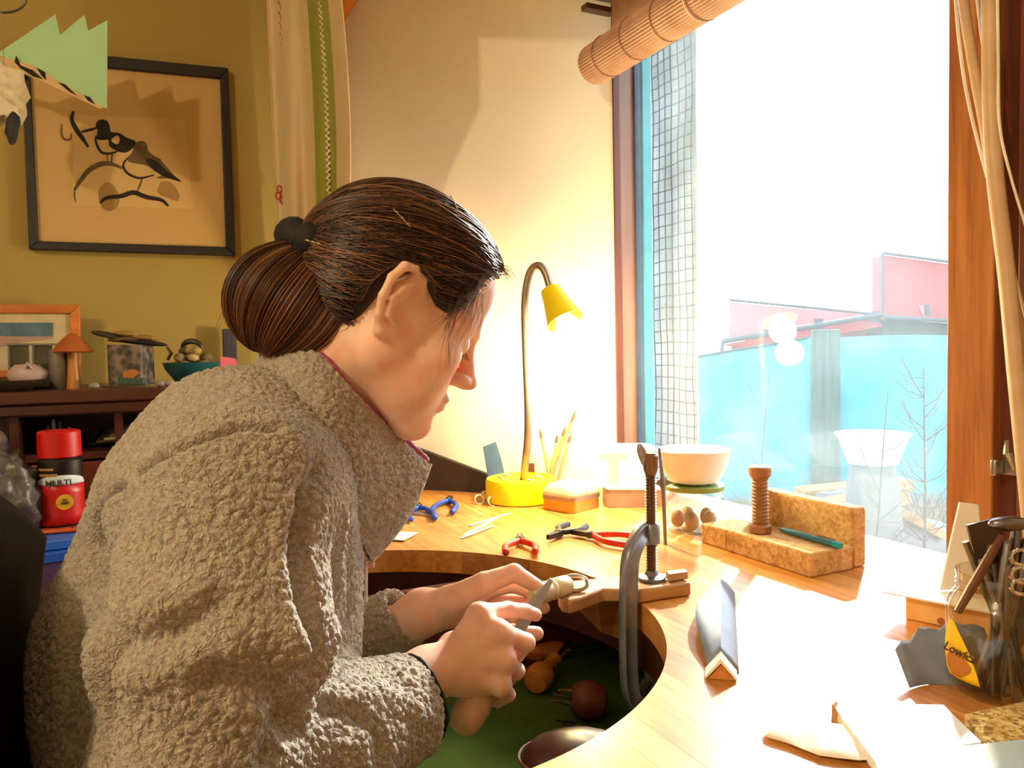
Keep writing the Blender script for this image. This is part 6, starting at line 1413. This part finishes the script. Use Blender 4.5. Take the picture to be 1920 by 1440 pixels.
cyp('tan_text_bar', lambda v_: (hz_(882) + .004 * v_, -1.1, -.3, None), mat('bar_tan', 'a07440', .5), rd + .0009); cyp('tan_text_bar', lambda v_: (hz_(893) + .0045 * v_, -1.1, -.15, None), mat('bar_tan', 'a07440', .5), rd + .0009)
p = cyl(.12, hz_(942), rd + .0010); nr = (p - c); nr.z = 0; nr.normalize()
obj('yellow_badge', M().lathe([(.0125, 0), (.0125, .0012)], p - nr * .0014, nr, 28), mat('badge_yellow', 'c89a14', .5), cn)
xd = Vector((0, 0, 1)).cross(nr)
obj('badge_mark', M().box(p + nr * .0004 + Vector((0, 0, -.001)), (.010, .0022, .004), frame3(xd)).box(p + nr * .0004 + Vector((0, 0, .004)), (.005, .0022, .002), frame3(xd)), mat('badge_ink', '4a2c0c', .6), cn)
p = cyl(-.1, hz_(905), rd + .0030); nr = (p - c); nr.z = 0; nr.normalize(); xd = Vector((0, 0, 1)).cross(nr)
text('label_lettering', 'MULTI', .013, p, xd, (0, 0, 1), mat('letter_dark', '3a3434', .5), cn, bold=.0003)
# blue folders under the can
for k, (cc2, h0, h1, sx, sy, lab) in enumerate((('1c4fb0', DZ, DZ + .016, .15, .13, 'blue folder lowest under the spray can'), ('2a62c8', DZ + .017, DZ + .032, .14, .12, 'bright blue folder second from the top under the can'), ('b84a18', DZ + .033, DZ + .0392, .10, .09, 'orange folder directly under the spray can'))):
    cb_ = Vector((cc_.x + (.03 if k < 2 else .0), cc_.y - (.03 if k < 2 else 0), (h0 + h1) / 2)); o = obj('folder', M().box(cb_, (sx, sy, h1 - h0), Matrix.Rotation(.2 - .15 * k, 3, 'Z')), mat('folder_' + cc2, cc2, .4), bevel=.002); tag(o, lab, 'folder', 'folders under the spray can')
    obj('elastic', M().box(cb_ + Vector((.02, -.0, (h1 - h0) / 2 + .0004)), (.003, sy * .98, .0006), Matrix.Rotation(.2 - .15 * k, 3, 'Z')), mat('elastic_dark', '20283c', .7), o)
# plastic bag, pens in a pot behind the can
bg_ = P(0, 900, 1.22)
o = obj('plastic_bag', M().ell((bg_.x, bg_.y, .93 + .085), (.056, .056, .084), n=48, m=32, noisy=.26), mat('bag_grey', '544c48', .4, var=.25, vs=18, bump=.8, bs=34, bd=.012), smooth=180); tag(o, 'crumpled grey plastic bag on the desk beside the spray can', 'bag')
obj('bag_knot', M().ell((bg_.x, bg_.y, .93 + .178), (.016, .014, .022), n=12, m=8, noisy=.4), mat('bag_grey', '6c645e', .25), o)
pot = P(112, 830, 1.45); pc = Vector((pot.x, pot.y, DZ)); t = thing('pen_pot', pc, 'dark pot of pens behind the spray can', 'pot')
obj('shell', M().lathe([(.036, 0), (.038, .10), (.036, .10), (.034, .006), (.01, .005)], pc, n=28), mat('pot_dark', '2c2420', .5), t)
for k, (px, py, cc2, lab) in enumerate(((78, 815, '8a6438', 'tan pencil leftmost behind the can cap'), (90, 798, '6a4c30', 'brown pencil second from left behind the can cap'), (100, 786, '8a98a0', 'grey pen highest behind the can cap'), (112, 790, '30343c', 'dark pen behind the middle of the can cap'), (130, 800, 'b07c40', 'orange pencil right behind the can cap'), (140, 812, '2c2824', 'black pen rightmost behind the can cap'))):
    hi = P(px, py, 1.44); lo_ = pc + Vector(((k - 2.5) * .006, 0, .008)); d = hi - lo_
    o = obj('pencil', M().lathe([(.002, 0), (.0035, .01), (.0038, d.length - .008), (.002, d.length)], lo_, d, 8), mat('pencil_' + cc2, cc2, .5)); tag(o, lab, 'pen', 'pens in the dark pot')
for k, (px, py, cc2) in enumerate(((10, 820, '7c5a38'), (24, 812, '9a7448'), (38, 805, '8a7a60'), (52, 808, 'a8845c'))):
    hi = P(px, py, 1.60); o = obj('bundle_stick', M().tube([Vector((hi.x, hi.y, DZ)), hi], .006, 8), wood('stick_' + cc2, cc2, cc2, axis=2)); tag(o, ('brown stick leftmost behind the plastic bag', 'tan stick second from left behind the bag', 'grey-tan stick third from left behind the bag', 'pale stick rightmost behind the plastic bag')[k], 'stick', 'sticks behind the plastic bag')
# ---- the chair that carries her
chm = mat('chair_black', '0e0c0e', .8, var=.2, bump=.3)
ch = thing('office_chair', Vector((.02, .90, 0)), 'black upholstered office chair behind and under the person', 'chair')
mb = M(); vs = []; nU_, nV_ = 36, 30
def cb(u, v_): # backrest surface
    a = (u - .5) * 2; b_ = v_
    w_ = .23 * (1 - .25 * max(0, b_ - .75) * 4 * .5); return Vector((-.136 - .03 * math.sin(b_ * 2.6) + .05 * a * a, .84 + a * w_, .61 + .51 * b_ - .09 * (abs(a) ** 3) * (b_ > .6) * ((b_ - .6) / .4)))
for side in (0, 1):
    for i in range(nV_ + 1):
        for k in range(nU_ + 1):
            u_, v_ = k / nU_, i / nV_; e_ = min(1, 5 * min(u_, 1 - u_, v_, 1 - v_)) ** .5; p = cb(u_, v_); vs.append(p + Vector(((.030 if side else -.030) * e_, 0, 0)))
s1 = (nU_ + 1) * (nV_ + 1); fs = [(o_ + i * (nU_ + 1) + k, o_ + i * (nU_ + 1) + k + 1, o_ + (i + 1) * (nU_ + 1) + k + 1, o_ + (i + 1) * (nU_ + 1) + k) for o_ in (0, s1) for i in range(nV_) for k in range(nU_)]
mb.add(vs, fs); bmt = obj('backrest', mb, chm, ch, smooth=180)
obj('seat', rbox(Vector((.06, .89, 0)), .23, .22, .49, .545, .07, bulge=.015, fr=Matrix.Identity(3)), chm, ch)
obj('back_bar', M().tube(arc_pts([(-.15, .88, .72), (-.19, .88, .52), (-.12, .89, .47), (.04, .89, .48)], 5), .016, 10), mat('chair_plastic', '141416', .5), ch)
obj('column', M().lathe([(.028, .08), (.028, .30), (.018, .30), (.018, .485)], (.04, .89, 0), n=20), mat('chair_metal', '2c2c30', .4, .6), ch)
for k in range(5):
    q = k * 2 * PI / 5; e_ = Vector((.04 + .25 * math.cos(q), .89 + .25 * math.sin(q), 0))
    lg = obj('leg', M().tube([(.04, .89, .11), e_ + Vector((0, 0, .075))], [.022, .014], 8), mat('chair_plastic', '141416', .5), ch)
    obj('caster', M().lathe([(.018, -.018), (.026, -.012), (.026, .012), (.018, .018)], e_ + Vector((0, 0, .027)), (math.sin(q), -math.cos(q), 0), 16), mat('chair_plastic', '141416', .5), lg)
